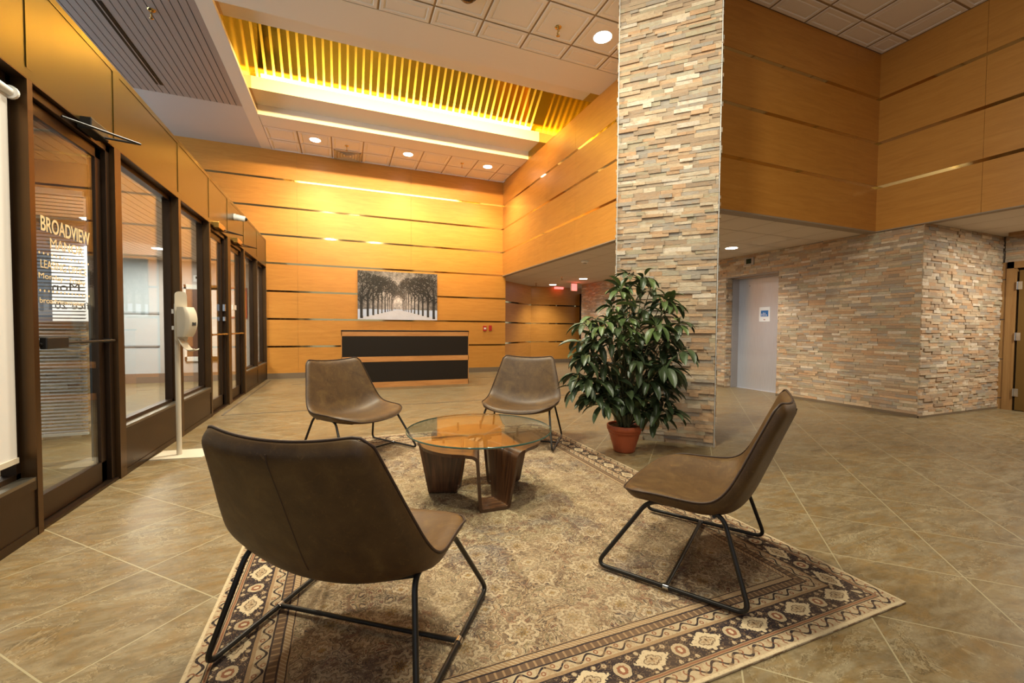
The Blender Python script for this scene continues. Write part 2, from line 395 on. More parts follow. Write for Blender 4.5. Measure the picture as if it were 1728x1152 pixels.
# column, set at 45 degrees to the room
C0 = Vector((2.85, 3.993, 0)); CD = Vector((.7071, -.7071, 0)); CN = Vector((-.7071, -.7071, 0)); W = 1.01
m = MB()
m.obox(C0-CN*.0+CN*-.003+CD*.003, CD*(W-.006), -CN*(W-.006), (0, 0, ZC), col=srgb(90, 80, 66))
ledger(m, C0, CD, W, CN, 0, ZC, rng)
ledger(m, C0+CD*W, -CN, W, CD, 0, ZC, rng)
ledger(m, C0-CN*W, CN, W, -CD, 0, ZC, rng)
ledger(m, C0-CN*W+CD*W, -CD, W, -CN, 0, ZC, rng)
struct(m, 'wall_column', STONE)
m = MB()
for P in (C0+CN*.018-CD*.006, C0+CD*W+CN*.018+CD*.002):
    z = .0
    while z < ZC-.05:
        h = min(.06+.16*rng.random(), ZC-z); w = .006+.007*rng.random()
        m.obox(P+Vector((0, 0, z)), CD*.008, CN*w, (0, 0, h-.004)); z += h
struct(m, 'trim_8', plain('corner_bead', srgb(198, 194, 186), .5, .4))
# elevator wall, with the lift opening, and the return face at right
m = MB()
EY0, EY1, EZ = 5.46, 6.61, 2.30
m.box(XE+.002, XE+.30, 3.37, EY0, 0, ZS, col=srgb(90, 80, 66)); m.box(XE+.002, XE+.30, EY1, 12.4, 0, ZS, col=srgb(90, 80, 66)); m.box(XE+.002, XE+.30, EY0, EY1, EZ, ZS, col=srgb(90, 80, 66))
ledger(m, (XE, 3.37, 0), (0, 1, 0), 9.03, (-1, 0, 0), .045, ZS, rng, holes=[(EY0-3.37, EY1-3.37, 0, EZ)], relief=.5)
ledger(m, (XE, EY1, 0), (1, 0, 0), .15, (0, -1, 0), 0, EZ, rng)
struct(m, 'wall_elevator', STONE)
m = MB(); m.box(XE+.3, 10.0, 3.375, 3.7, 0, ZS+.06, col=srgb(90, 80, 66)); ledger(m, (XE-.02, 3.37, 0), (1, 0, 0), 9.64-XE, (0, -1, 0), .03, ZS, rng)
struct(m, 'wall_stone_return', STONE)
m = MB(); m.box(9.65, 9.9, -3.5, 3.40, 2.29, ZS+.06, col=srgb(90, 80, 66)); ledger(m, (9.65, -3.5, 0), (0, 1, 0), 6.84, (-1, 0, 0), 2.29, ZS, rng); ledger(m, (9.65, -3.5, 0), (0, 1, 0), 5.3, (-1, 0, 0), 0, 2.29, rng); m.box(9.65, 9.9, -3.5, 1.8, 0, 2.29, col=srgb(90, 80, 66))
struct(m, 'wall_right', STONE)
m = MB(); m.box(XE-.012, XE, 3.36, EY0, 0, .045); m.box(XE-.012, XE, EY1, 12.4, 0, .045); m.box(XE-.012, 9.6, 3.35, 3.37, 0, .03); struct(m, 'baseboard_elevator', BASEB)

# ------------------------------------------------------------------ ceilings
def coffer_tile(m, x0, x1, y0, y1, z):
    """moulded ceiling tile seen from below: flat rim, step up, flat, second step, centre"""
    rings = [(.012, 0), (.022, -.006), (.060, -.006), (.066, .004), (.084, .004), (.092, -.004)]
    if x1-x0 < .25 or y1-y0 < .25: rings = rings[:2]
    prev = None; P = []
    for ins, dz in rings:
        P.append([(x0+ins, y0+ins, z+dz), (x1-ins, y0+ins, z+dz), (x1-ins, y1-ins, z+dz), (x0+ins, y1-ins, z+dz)])
    for a, b in zip(P, P[1:]): m.add(a+b, [(0, 4, 5, 1), (1, 5, 6, 2), (2, 6, 7, 3), (3, 7, 4, 0)])
    m.add(P[-1], [(3, 2, 1, 0)])
def tile_field(name, xs, ys, z, mat=CEIL, fn=coffer_tile):
    m = MB(); g = MB()
    for a, b in zip(xs, xs[1:]):
        for c, d_ in zip(ys, ys[1:]): fn(m, a, b, c, d_, z)
    g.add([(xs[0], ys[0], z+.006), (xs[-1], ys[0], z+.006), (xs[-1], ys[-1], z+.006), (xs[0], ys[-1], z+.006)], [(3, 2, 1, 0)])
    struct(m, name, mat); struct(g, name+'_grid', plain(name+'_grid_metal', srgb(172, 150, 120), .6))
GX = [.44+.66*k for k in range(-3, 6)]; GY = [2.97+.63*k for k in range(-10, 5)]
xs = [-1.54]+[x for x in GX if x > -1.5]+[XF]
tile_field('ceiling_1', [-1.5]+[x for x in GX if -1.4 < x < 4.0]+[XF], [-3.5]+[y for y in GY if y > -3.3]+[5.84], ZC)
tile_field('ceiling_2', [-1.5, -.87, -.21, .45, 1.11, 1.77, 2.43, 3.09, 3.75, XF], [10.0, 10.63, YB], ZC)
tile_field('ceiling_3', [XF]+[.44+.66*k for k in range(6, 11)]+[7.42], [-3.5]+[y for y in GY if -3.3 < y < 3.9]+[YF], ZC)
m = MB()
def flat(m, x0, x1, y0, y1, z): m.box(x0, x1, y0, y1, z-.0, z+.06)
flat(m, -1.49, XF, 5.84, 6.40, ZC); flat(m, -1.49, XF, 9.56, 10.0, ZC); flat(m, -1.71, -1.5, -3.5, YB, ZC)
struct(m, 'ceiling_4', CEIL)
m = MB(); flat(m, -6, -1.71, 9.3, YB, ZC); struct(m, 'ceiling_5', plain('unlit_white_paint', srgb(206, 206, 208), .7, var=.02))  # white ceiling, greyed in its paint because little light reaches it
w = thing('window_11', None, None, kind='structure'); m = MB()      # assumed clerestory, added to give the slat ceiling cool daylight
for y in (-3.4, -1, 1.5, 4, 6.5, 9, 11.2): m.box(-6.1, -6, y-.04, y+.04, 2.7, ZC)
m.box(-6.1, -6, -3.5, YB, 2.7, 2.9); m.box(-6.1, -6, -3.5, YB, 5.15, ZC); m.build('window_frame', SILL, w)
m = MB(); m.box(-6.055, -6.049, -3.5, YB, 2.9, 5.15); m.build('pane', GLASS, w)
lamp('clerestory_fill', 'AREA', (-6.3, 4.0, 4.0), LP['day'], (.80, .90, 1), 2.2, 13, rot=(0, R_(-90), 0))  # unseen area light added outside the glass to cool the slats
# brown slat ceiling over the glass wall
m = MB(); n = 0; x = -1.712
while x > -6:
    m.box(x-.088, x, -3.5, 9.3, ZC, ZC+.02); x -= .1
struct(m, 'ceiling_6', SLAT)
m = MB(); m.box(-6, -1.71, -3.5, 9.3, ZC+.05, ZC+.08); struct(m, 'ceiling_7', BLACKGAP)
# roof over everything so that no sky leaks in
m = MB(); m.box(-6.1, 8, -3.5, 6.39, ZC+.1, ZC+.2); m.box(-6.1, 7.5, 9.62, YB+.1, ZC+.1, ZC+.2); m.box(-6.1, -1.51, 6.44, 9.51, ZC+.1, ZC+.2); struct(m, 'ceiling_8', BLACKGAP)
m = MB(); m.box(2.2, 10, -3.6, -3.5, 0, ZC+.1); struct(m, 'wall_front', plain('wall_front_brown', srgb(130, 96, 62), .7))  # unseen wall behind the camera, added to block sky light from there
# low soffit ceilings
def flat_tile(m, x0, x1, y0, y1, z):
    m.add([(x0+.006, y0+.006, z), (x1-.006, y0+.006, z), (x1-.006, y1-.006, z), (x0+.006, y1-.006, z)], [(3, 2, 1, 0)])
SX = [XF+.02]+[4.87+.655*k for k in range(4)]+[XE]
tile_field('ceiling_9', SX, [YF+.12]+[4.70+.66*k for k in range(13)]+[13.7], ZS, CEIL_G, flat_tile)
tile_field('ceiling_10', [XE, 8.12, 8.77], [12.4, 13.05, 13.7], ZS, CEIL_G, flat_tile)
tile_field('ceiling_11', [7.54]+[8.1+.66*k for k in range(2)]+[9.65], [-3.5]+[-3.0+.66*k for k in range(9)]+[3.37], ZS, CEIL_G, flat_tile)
m = MB(); m.box(XF+.06, 8.8, YF+.12, 14, ZS+.05, ZS+.1); m.box(7.5, 10.2, -3.5, 3.9, ZS+.05, ZS+.1); struct(m, 'ceiling_12', BLACKGAP)
m = MB(); m.box(XF, 7.46, YF-.005, YF+.13, ZS-.018, ZS); m.box(7.415, 7.545, -3.5, YF, ZS-.012, ZS); m.box(XF-.005, XF+.12, YF, YB, ZS-.018, ZS); struct(m, 'trim_9', plain('edge_metal', srgb(150, 134, 116), .6))
m = MB(); m.box(9.3, 9.64, -3.5, 3.2, ZS-.05, ZS); struct(m, 'trim_10', OAK_FRAME)

# ------------------------------------------------------------------ light coffer with gold slats
CX0, CX1 = -1.5, 4.185
m = MB()
m.box(CX0, CX1, 9.5, 9.56, ZC, 5.48); m.box(CX0, CX1, 8.92, 9.56, 5.48, 5.50); m.box(CX0, CX1, 8.9, 8.92, 5.48, 5.70)
m.box(CX0, CX1, 6.40, 6.45, ZC, 7.6)
m.box(CX0, CX1, 6.45, 7.00, 5.48, 5.50); m.box(CX0, CX1, 6.98, 7.00, 5.50, 5.70); m.box(CX0, CX1, 9.56, 9.6, 5.45, 7.6)
struct(m, 'trim_11', CEIL)
P0 = Vector((0, 9.40, 5.52)); dv = Vector((0, -math.cos(R_(42)), math.sin(R_(42)))); LN = 2.95
nn = Vector((0, -math.sin(R_(42)), -math.cos(R_(42))))
m = MB(); s = MB()
m.obox((CX0, P0.y, P0.z), (CX1-CX0, 0, 0), dv*LN, -nn*.03)
x = CX0+.05
while x < CX1-.04:
    s.obox((x, P0.y, P0.z), (.04, 0, 0), dv*LN, nn*.018); x += .14
struct(m, 'ceiling_13', GOLDMIR); struct(s, 'trim_12', GOLDSTR)
m = MB(); m.box(CX0-.03, CX0, 6.40, 9.56, ZC+.061, 7.6); m.box(CX1, CX1+.03, 6.40, 9.56, ZC, 7.6); m.box(CX0, CX1, 6.4, 9.6, 7.6, 7.63)
struct(m, 'wall_light_coffer', GOLDMIR)
# fluorescent tubes lying behind the ledge of the coffer
TUBEM = emitter('fluorescent_tube', (1, .84, .45), 16)
t0 = thing('strip_light', 'bright fluorescent strip light glowing behind the ledge of the yellow ceiling coffer', 'light', (0, 9.05, 5.58))
m = MB(); m.box(-1.45, 4.15, -.03, .03, -.05, -.02); m.build('housing', WPLAST, t0)
m = MB()
for k in range(5): m.tube([(-1.42+k*1.115, 0, .03), (-1.42+k*1.115+1.07, 0, .03)], .02, 8)
m.build('tubes', TUBEM, t0)
lamp('coffer_glow', 'AREA', (1.35, 9.0, 5.62), LP['cove'], (1, .74, .32), 5.5, .08, rot=(R_(180-48), 0, 0))
t1 = thing('strip_light', 'fluorescent strip light on the near ledge inside the yellow ceiling coffer, hidden by its lip', 'light', (0, 6.72, 5.58))
m = MB(); m.box(-1.45, 4.15, -.03, .03, -.05, -.02); m.build('housing', WPLAST, t1)
lamp('coffer_glow_near', 'AREA', (1.35, 6.80, 5.86), LP['cove_near'], (1, .68, .24), 5.4, .12, rot=(R_(62), 0, 0), spread=R_(95))

# ------------------------------------------------------------------ glass wall (left), bay by bay
POSTS = [(-3.5, -3.4), (-.9, -.8), (.5, .6), (1.86, 1.96), (3.26, 3.305), (4.24, 4.34), (5.62, 5.69), (6.75, 6.81), (7.72, 7.90), (8.86, 8.96), (10.10, 10.14), (11.20, 11.25)]
HB, HT = 2.60, 3.22
m = MB(); m.box(XL-.26, XL-.004, -3.5, YB, HB+.01, HT)                           # header body
m.box(XL-.012, XL, -3.5, YB, HT-.045, HT); m.box(XL-.012, XL, -3.5, YB, HB, HB+.055)
for a, b in POSTS: m.box(XL-.012, XL+.001, a, b, HB+.055, HT-.045)
struct(m, 'wall_left_header', BRONZE)
m = MB(); m.box(XL-.10, XL-.001, -3.5, YB, HB-.006, HB+.01)
for a, b in POSTS: m.box(XL-.145, XL, a, b, 0, HB-.006)
struct(m, 'wall_left', m_bronze('post_bronze', srgb(84, 62, 40), srgb(104, 78, 50), .34))
def bay_window(i, y0, y1, sill=.40):
    w = thing('window_%d' % i, None, None, kind='structure')
    m = MB(); m.box(XL-.14, XL-.008, y0, y1, 0, sill-.02); m.box(XL-.008, XL-.002, y0, y1, sill-.07, sill-.02); m.box(XL-.008, XL-.002, y0, y1, .0, .05)
    m.build('sill_panel', BRONZE if False else DKBRONZE, w)
    m = MB(); m.box(XL-.145, XL-.004, y0, y1, sill-.02, sill); m.build('sill', SILL, w)
    m = MB(); m.box(XL-.135, XL-.07, y0, y0+.035, sill, HB-.01); m.box(XL-.135, XL-.07, y1-.035, y1, sill, HB-.01)
    m.box(XL-.135, XL-.07, y0, y1, HB-.05, HB-.01); m.box(XL-.135, XL-.07, y0, y1, sill, sill+.03); m.build('window_frame', DKBRONZE, w)
    m = MB(); m.box(XL-.104, XL-.098, y0+.03, y1-.03, sill+.02, HB-.04); m.build('pane', GLASS, w)
for i, (a, b) in enumerate(((-.8, .5), (.6, 1.86), (1.96, 3.26), (4.34, 5.62), (5.69, 6.75), (8.96, 10.10), (10.14, 11.20))): bay_window(i+1, a, b, .34 if i < 3 else .40)
GOLDBAR = plain('brass_bar', srgb(196, 152, 78), .25, .9)
def bay_door(i, y0, y1, bar, closer, pad=False, pull=False, arm=None):
    w = thing('door_%d' % i, None, None, kind='structure')
    m = MB(); m.box(XL-.14, XL-.03, y0, y0+.035, 0, HB-.01); m.box(XL-.14, XL-.03, y1-.06, y1, 0, HB-.01); m.box(XL-.14, XL-.03, y0, y1, HB-.06, HB-.01)
    m.box(XL-.14, XL-.01, y0, y1, 0, .02); m.build('door_frame', DKBRONZE, w, bevel=.003)
    a, b = y0+.04, y1-.065
    m = MB(); m.box(XL-.105, XL-.06, a, a+.05, .025, HB-.065); m.box(XL-.105, XL-.06, b-.075, b, .025, HB-.065)
    m.box(XL-.105, XL-.06, a, b, .025, .18); m.box(XL-.105, XL-.06, a, b, HB-.14, HB-.065); m.build('door_leaf', DKBRONZE, w, bevel=.003)
    m = MB(); m.box(XL-.076, XL-.070, a+.03, b-.065, .17, HB-.13); m.build('pane', GLASS, w)
    m = MB(); m.tube([(XL-.01, y0+.02, 1.10), (XL-.01, y1-.04, 1.10)], .012 if not pad else .009); m.box(XL-.06, XL-.01, y1-.09, y1-.07, 1.085, 1.115); m.box(XL-.06, XL-.01, y0+.06, y0+.08, 1.085, 1.115)
    pb = m.build('push_bar', bar, w)
    if pad:
        m = MB(); m.box(XL-.02, XL+.015, y0+.04, y0+.26, 1.07, 1.14); m.build('push_pad', BLACK, w, bevel=.006)
    if pull:
        m = MB(); m.tube(rounded([(XL-.10, y0+.16, .93), (XL-.17, y0+.16, .93), (XL-.17, y0+.16, 1.27), (XL-.10, y0+.16, 1.27)], .05), .012); m.build('pull_handle', GOLDBAR, w)
    y, L = closer
    m = MB(); m.box(XL-.02, XL+.06, y, y+L, HB-.05 if pad else HB-.02, HB+.03 if pad else HB+.06); cb = m.build('door_closer', BLACK if pad else GOLDBAR, w, bevel=.006)
    m = MB()
    for p in arm: m.tube(p, .008)
    m.build('closer_arm', BLACK, cb)
    return w
D1 = bay_door(1, 3.305, 4.24, BLACK, (3.78, .23), pad=True, arm=[[(XL-.02, 3.62, 2.545), (XL+.24, 4.02, 2.57)], [(XL+.03, 3.95, 2.56), (XL+.24, 4.02, 2.57)]])
D2 = bay_door(2, 6.81, 7.72, GOLDBAR, (6.98, .34), pull=True, arm=[[(XL+.03, 7.2, 2.60), (XL+.22, 7.62, 2.61)], [(XL-.05, 7.05, 2.56), (XL+.22, 7.62, 2.61)]])
D3 = bay_door(3, 7.90, 8.86, GOLDBAR, (8.10, .34), arm=[[(XL+.03, 8.3, 2.60), (XL+.22, 8.75, 2.61)], [(XL-.05, 8.2, 2.56), (XL+.22, 8.75, 2.61)]])
m = MB(); m.box(XL-.05, XL-.02, 7.60, 7.66, 1.45, 1.55); m.box(XL-.05, XL-.02, 7.60, 7.66, 1.30, 1.36); m.build('lock', CHROME, D2)
m = MB(); m.box(XL-.078, XL-.06, 8.30, 8.55, 1.50, 1.58); m.build('door_sticker', WPLAST, D3)
# vinyl lettering on the first door
def text(name, body, size, loc, rot, mat, parent=None, align='LEFT', ext=.0006, sx=1, offset=0, space=1):
    c = bpy.data.curves.new(name, 'FONT'); c.body = body; c.size = size; c.align_x = align; c.extrude = ext; c.offset = offset; c.space_character = space
    o = bpy.data.objects.new(name, c); COL.objects.link(o); o.location = loc; o.rotation_euler = rot; o.scale = (sx, 1, 1); c.materials.append(mat)
    bpy.context.view_layer.update(); me = bpy.data.meshes.new_from_object(o, depsgraph=bpy.context.evaluated_depsgraph_get())
    bpy.data.objects.remove(o); o = bpy.data.objects.new(name, me); COL.objects.link(o); o.location = loc; o.rotation_euler = rot
    if parent: o.parent = parent
    return o
RT = (R_(90), 0, R_(90)); XT = XL-.066
def vin(body, y, z, h, width, off=0, mat=DECAL):
    t = text('lettering', body, h/.69, (XT, y, z), RT, mat, D1, offset=off)
    w = max(v.co.x for v in t.data.vertices)-min(v.co.x for v in t.data.vertices)
    if w > 0: t.scale = (width/w, 1, 1)
vin('BROADVIEW', 3.475, 1.795, .088, .54, .002); vin('MANOR', 3.56, 1.70, .062, .36)
vin('LEASING OFFICE', 3.465, 1.565, .05, .50); vin('Monday - Friday', 3.445, 1.50, .034, .50); vin('broadviewmanor', 3.45, 1.35, .032, .48)
m = MB()
for z in (1.655, 1.425):
    for k in range(15): y = 3.42+k*.041; m.add([(XT, y+.008*math.cos(a*math.pi/4), z+.008*math.sin(a*math.pi/4)) for a in range(8)], [tuple(range(8))])
m.build('lettering', DECAL, D1)

# roller shade behind the window next to the first door
t = thing('roller_shade', 'white roller shade let down in the glass bay at the left edge', 'blind', (0, 0, 0))
m = MB(); m.add([(XL-.06, 2.0, .46), (XL-.06, 3.215, .46), (XL-.06, 3.215, 2.52), (XL-.06, 2.0, 2.52)], [(0, 1, 2, 3)]); m.box(XL-.064, XL-.061, 2.0, 3.215, .46, 2.52); m.build('shade_fabric', WHITE_W, t)
m = MB(); m.tube([(XL-.05, 2.0, 2.49), (XL-.05, 3.225, 2.49)], .022); m.build('roller_tube', WPLAST, t)
m = MB(); m.tube([(XL-.05, 3.215, 2.49), (XL-.05, 3.232, 2.49)], .036, 16); m.build('bracket', WPLAST, t)
m = MB(); m.box(XL-.07, XL-.052, 2.0, 3.215, .44, .47); m.build('bottom_bar', PLASTIC, t)

# camera on the header
t = thing('security_camera', 'small white security camera on the bronze header over the double doors', 'camera', (XL, 8.16, 3.0))
m = MB(); m.tube([(0, 0, 0), (.03, 0, 0)], .055, 20); m.build('mount', WPLAST, t)
m = MB(); m.tube([(.03, 0, -.0), (.05, 0, -.005), (.15, 0, -.02), (.16, 0, -.022)], [.048, .05, .046, .036], 20); m.build('body', WPLAST, t)
m = MB(); m.tube([(.16, 0, -.022), (.18, 0, -.025), (.19, 0, -.026)], [.032, .024, .008], 16); m.build('camera_lens', BLACK, t)

# ------------------------------------------------------------------ vestibule behind the glass
m = MB(); x = XL-.2
while x > -6.9:
    m.box(x-.088, x, -3.5, 11.3, 2.63, 2.65); x -= .1
struct(m, 'ceiling_14', SLAT_V)
m = MB(); m.box(-7, XL-.2, -3.5, 11.35, 2.68, 2.72); m.box(-7, -5, 11.3, 11.4, 0, 2.7); struct(m, 'ceiling_15', BLACKGAP)
m = MB(); m.box(-3.66, XL-.15, 11.28, 11.34, .2, 2.65); m.box(-6, -4.9, 11.28, 11.34, 0, 2.65); struct(m, 'wall_vestibule', plain('vestibule_paint', srgb(196, 188, 182), .7))
m = MB(); m.box(-4.95, XL-.15, 11.24, 11.34, 0, .2); struct(m, 'baseboard_vestibule', plain('wood_base_grey', srgb(140, 116, 98), .5))
w = thing('window_8', None, None, kind='structure')  # pale panel painting in the glass's reflection of picture and desk
m = MB(); m.box(-4.9, -3.66, 11.30, 11.31, .2, 2.63); m.build('pane', REFL, w)
m = MB(); m.box(-4.9, -3.66, 11.27, 11.30, 1.48, 1.52); m.box(-4.9, -3.66, 11.27, 11.30, .78, .81); m.build('window_frame', plain('pale_frame', srgb(150, 160, 166), .5), w)
# outer wall of the vestibule: open glazing to the street
w = thing('window_9', None, None, kind='structure'); m = MB()
for y in (-2, 0, 2, 3.6, 5.2, 6.8, 8.4, 10.0, 11.2): m.box(-5.6, -5.5, y-.04, y+.04, 0, 2.65)
m.box(-5.6, -5.5, -3.5, 11.3, 0, .3); m.box(-5.6, -5.5, -3.5, 11.3, 2.5, 2.65); m.build('window_frame', STEEL_D, w)
m = MB(); m.box(-5.555, -5.549, -3.5, 11.3, .3, 2.5); m.build('pane', GLASS, w)
# leasing office corner with mini blinds, seen through the first door
m = MB(); m.box(-2.10, -2.02, 4.9, 4.98, 0, 2.63); m.box(-5.5, -2.0, 4.9, 4.98, 2.35, 2.63); struct(m, 'wall_office', plain('office_post', srgb(96, 104, 112), .5, .3))
m = MB(); m.box(-5.5, -2.96, 7.6, 7.7, 0, 2.63); struct(m, 'wall_office_back', plain('office_blue_grey', srgb(70, 78, 92), .6))
m = MB(); m.box(-3.62, -3.22, 7.58, 7.6, .9, 2.3); m.box(-3.12, -3.04, 7.58, 7.6, .9, 2.3); struct(m, 'window_10', PAPER)  # daylit office windows painted as plain white panels
t = thing('window_blind', 'fine white horizontal mini blind hanging behind the lettered glass door', 'blind', (0, 4.86, 0))
m = MB(); z = .28
while z < 2.34: m.add([(-3.9, -.011, z), (-2.10, -.011, z), (-2.10, .011, z+.012), (-3.9, .011, z+.012)], [(0, 1, 2, 3)]); z += .03
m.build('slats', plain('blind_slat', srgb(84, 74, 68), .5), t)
m = MB(); m.box(-3.9, -2.10, -.015, .015, 2.34, 2.38); m.build('head_rail', WPLAST, t)
m = MB(); m.box(-3.9, -2.10, -.012, .012, .25, .27); m.build('bottom_rail', WPLAST, t)
t = thing('reception_counter', 'stone clad counter with a slab top behind the blinded glass door', 'counter', (-2.95, 6.0, 0))
m = MB(); rg2 = random.Random(3); m.box(-.5, .3, 0, .6, 0, 1.2, col=srgb(120, 104, 84)); ledger(m, (-.5, 0, 0), (1, 0, 0), .8, (0, -1, 0), 0, 1.2, rg2); ledger(m, (.3, 0, 0), (0, 1, 0), .6, (1, 0, 0), 0, 1.2, rg2); m.build('body', STONE, t)
m = MB(); m.box(-.56, .36, -.06, .66, 1.2, 1.26); m.build('counter_top', plain('slab_brown', srgb(128, 104, 84), .4), t)
pp = thing('office_sign', 'dark reversed lettering of office hours behind the blinded door', 'sign', (0, 0, 0))
text('lettering', 'Mon', .11, (-2.2, 5.02, 1.52), (R_(90), 0, R_(180)), DKPRINT, pp); text('lettering', 'ffice 20', .09, (-2.12, 5.02, 1.36), (R_(90), 0, R_(180)), DKPRINT, pp)
# intercom directory on the vestibule end wall
t = thing('intercom_directory', 'brown tenant directory board in a wide white frame behind the glass wall', 'board', (-2.9, 11.27, 1.29))
m = MB(); m.box(-.31, .31, -.03, 0, -.84, -.74); m.box(-.31, .31, -.03, 0, .74, .84); m.box(-.31, -.27, -.03, 0, -.84, .84); m.box(.05, .31, -.03, 0, -.84, .84); m.build('board_frame', WPLAST, t)
m = MB(); m.box(-.27, .05, -.015, 0, -.74, .74); m.build('panel', plain('board_brown', srgb(104, 72, 56), .35), t)
for i in range(7):
    for j in range(2): m = MB(); m.box(-.05+j*.05, -.015+j*.05, -.02, -.014, .6-i*.12, .63-i*.12); m.build('name_plate', WPLAST, t)
t = thing('notice', 'small white notice with a dark mark above the tenant directory', 'sign', (-2.88, 11.27, 2.27))
m = MB(); m.box(-.16, .16, -.006, 0, -.07, .07); m.build('paper', PAPER, t)
m = MB(); m.box(-.12, -.03, -.008, -.0055, -.01, .04); m.box(.0, .12, -.008, -.0055, -.05, -.03); m.build('print', DKPRINT, t)
t = thing('poster', 'red framed blue and white poster seen through the second glass door', 'poster', (-2.25, 11.27, 1.75))
m = MB(); m.box(-.22, .22, -.012, 0, -.35, .35); m.build('border', RED, t)
m = MB(); m.box(-.18, .18, -.016, -.011, -.31, .31); m.build('sheet', PAPER, t)
m = MB(); m.add([(-.02, -.018, .22), (.15, -.018, .1), (.15, -.018, -.1), (.0, -.018, -.02)], [(0, 1, 2, 3)]); m.build('print', BLUE, t)

# ------------------------------------------------------------------ lights in ceilings
def downlight(label, x, y, z, r=.11, power=None, color=WARM, name='ceiling_downlight', group=None, spot=120):
    t = thing(name, label, 'light', (x, y, z), group=group)
    m = MB(); m.lathe([(r+.018, -.001), (r+.014, -.007), (r, -.006), (r-.004, .012), (r-.012, .03)], 32); m.build('trim_ring', WPLAST, t)
    m = MB(); m.disc((0, 0, -.0085), r-.004, 32, -1); m.build('lens', PLAMW, t)
    if power: lamp('downlight_glow', 'SPOT', (0, 0, -.05), power, color, .09, spot=R_(spot), blend=.9, parent=t)
    return t
G = 'round recessed downlights in the high ceiling'
downlight('leftmost recessed downlight in the tile row along the panelled back wall', -.54, 10.31, ZC, power=LP['down'], group=G)
downlight('middle recessed downlight in the tile row along the panelled back wall', 1.45, 10.31, ZC, power=LP['down'], group=G)
downlight('rightmost recessed downlight in the tile row along the panelled back wall', 3.42, 10.31, ZC, power=LP['down'], group=G)
downlight('large glowing recessed downlight in the high ceiling just left of the stone column', 3.40, 5.17, ZC, r=.125, power=LP['fill'], group=G)
G = 'round downlights in the low soffit'
downlight('downlight in the low soffit nearest the elevator door', 6.55, 5.71, ZS, r=.10, power=LP['soff'], color=NEUT, group=G)
downlight('downlight in the corridor soffit right of the red exit sign', 6.6, 10.9, ZS, r=.12, power=LP['soff'], color=NEUT, group=G)
downlight('downlight in the corridor soffit left of the red exit sign', 6.56, 12.77, ZS, r=.12, power=LP['soff'], color=NEUT, group=G)
G = 'downlights in the slatted vestibule ceiling'
downlight('downlight in the tan slat ceiling seen through the wide left window', -3.1, 7.35, 2.63, r=.11, power=LP['vest']*.35, color=NEUT, group=G)
downlight('downlight in the tan slat ceiling seen through the narrower window beyond the sanitizer stand', -3.1, 9.6, 2.63, r=.11, power=LP['vest']*.35, color=NEUT, group=G)
# unseen lamps added over the seating to light the floor and walls
for x, y, p in ((1.42, 2.2, 1.0), (1.42, .2, .5), (-.5, 1.4, .45), (-.5, 5.15, 1.5), (.44, 5.15, 1.0)):
    lamp('ceiling_fill', 'AREA', (x, y, ZC-.03), LP['fill']*p, WARM, .3)
for x, y in ((8.6, 1.8),): lamp('soffit_fill', 'AREA', (x, y, ZS-.03), 60, NEUT, .25)  # unseen soffit light added to brighten the right side
for x, y in ((6.5, 8.2), (5.0, 6.0)): lamp('soffit_fill', 'AREA', (x, y, ZS-.03), 16, NEUT, .2)  # unseen, added as fill under the corridor soffit
lamp('vestibule_fill', 'AREA', (-3.6, 9.6, 2.6), LP['vest']*.5, NEUT, 1.6)  # large soft lights added to brighten the vestibule behind the glass
lamp('vestibule_fill', 'AREA', (-4.2, 6.2, 2.6), LP['vest']*.3, NEUT, 1.6)

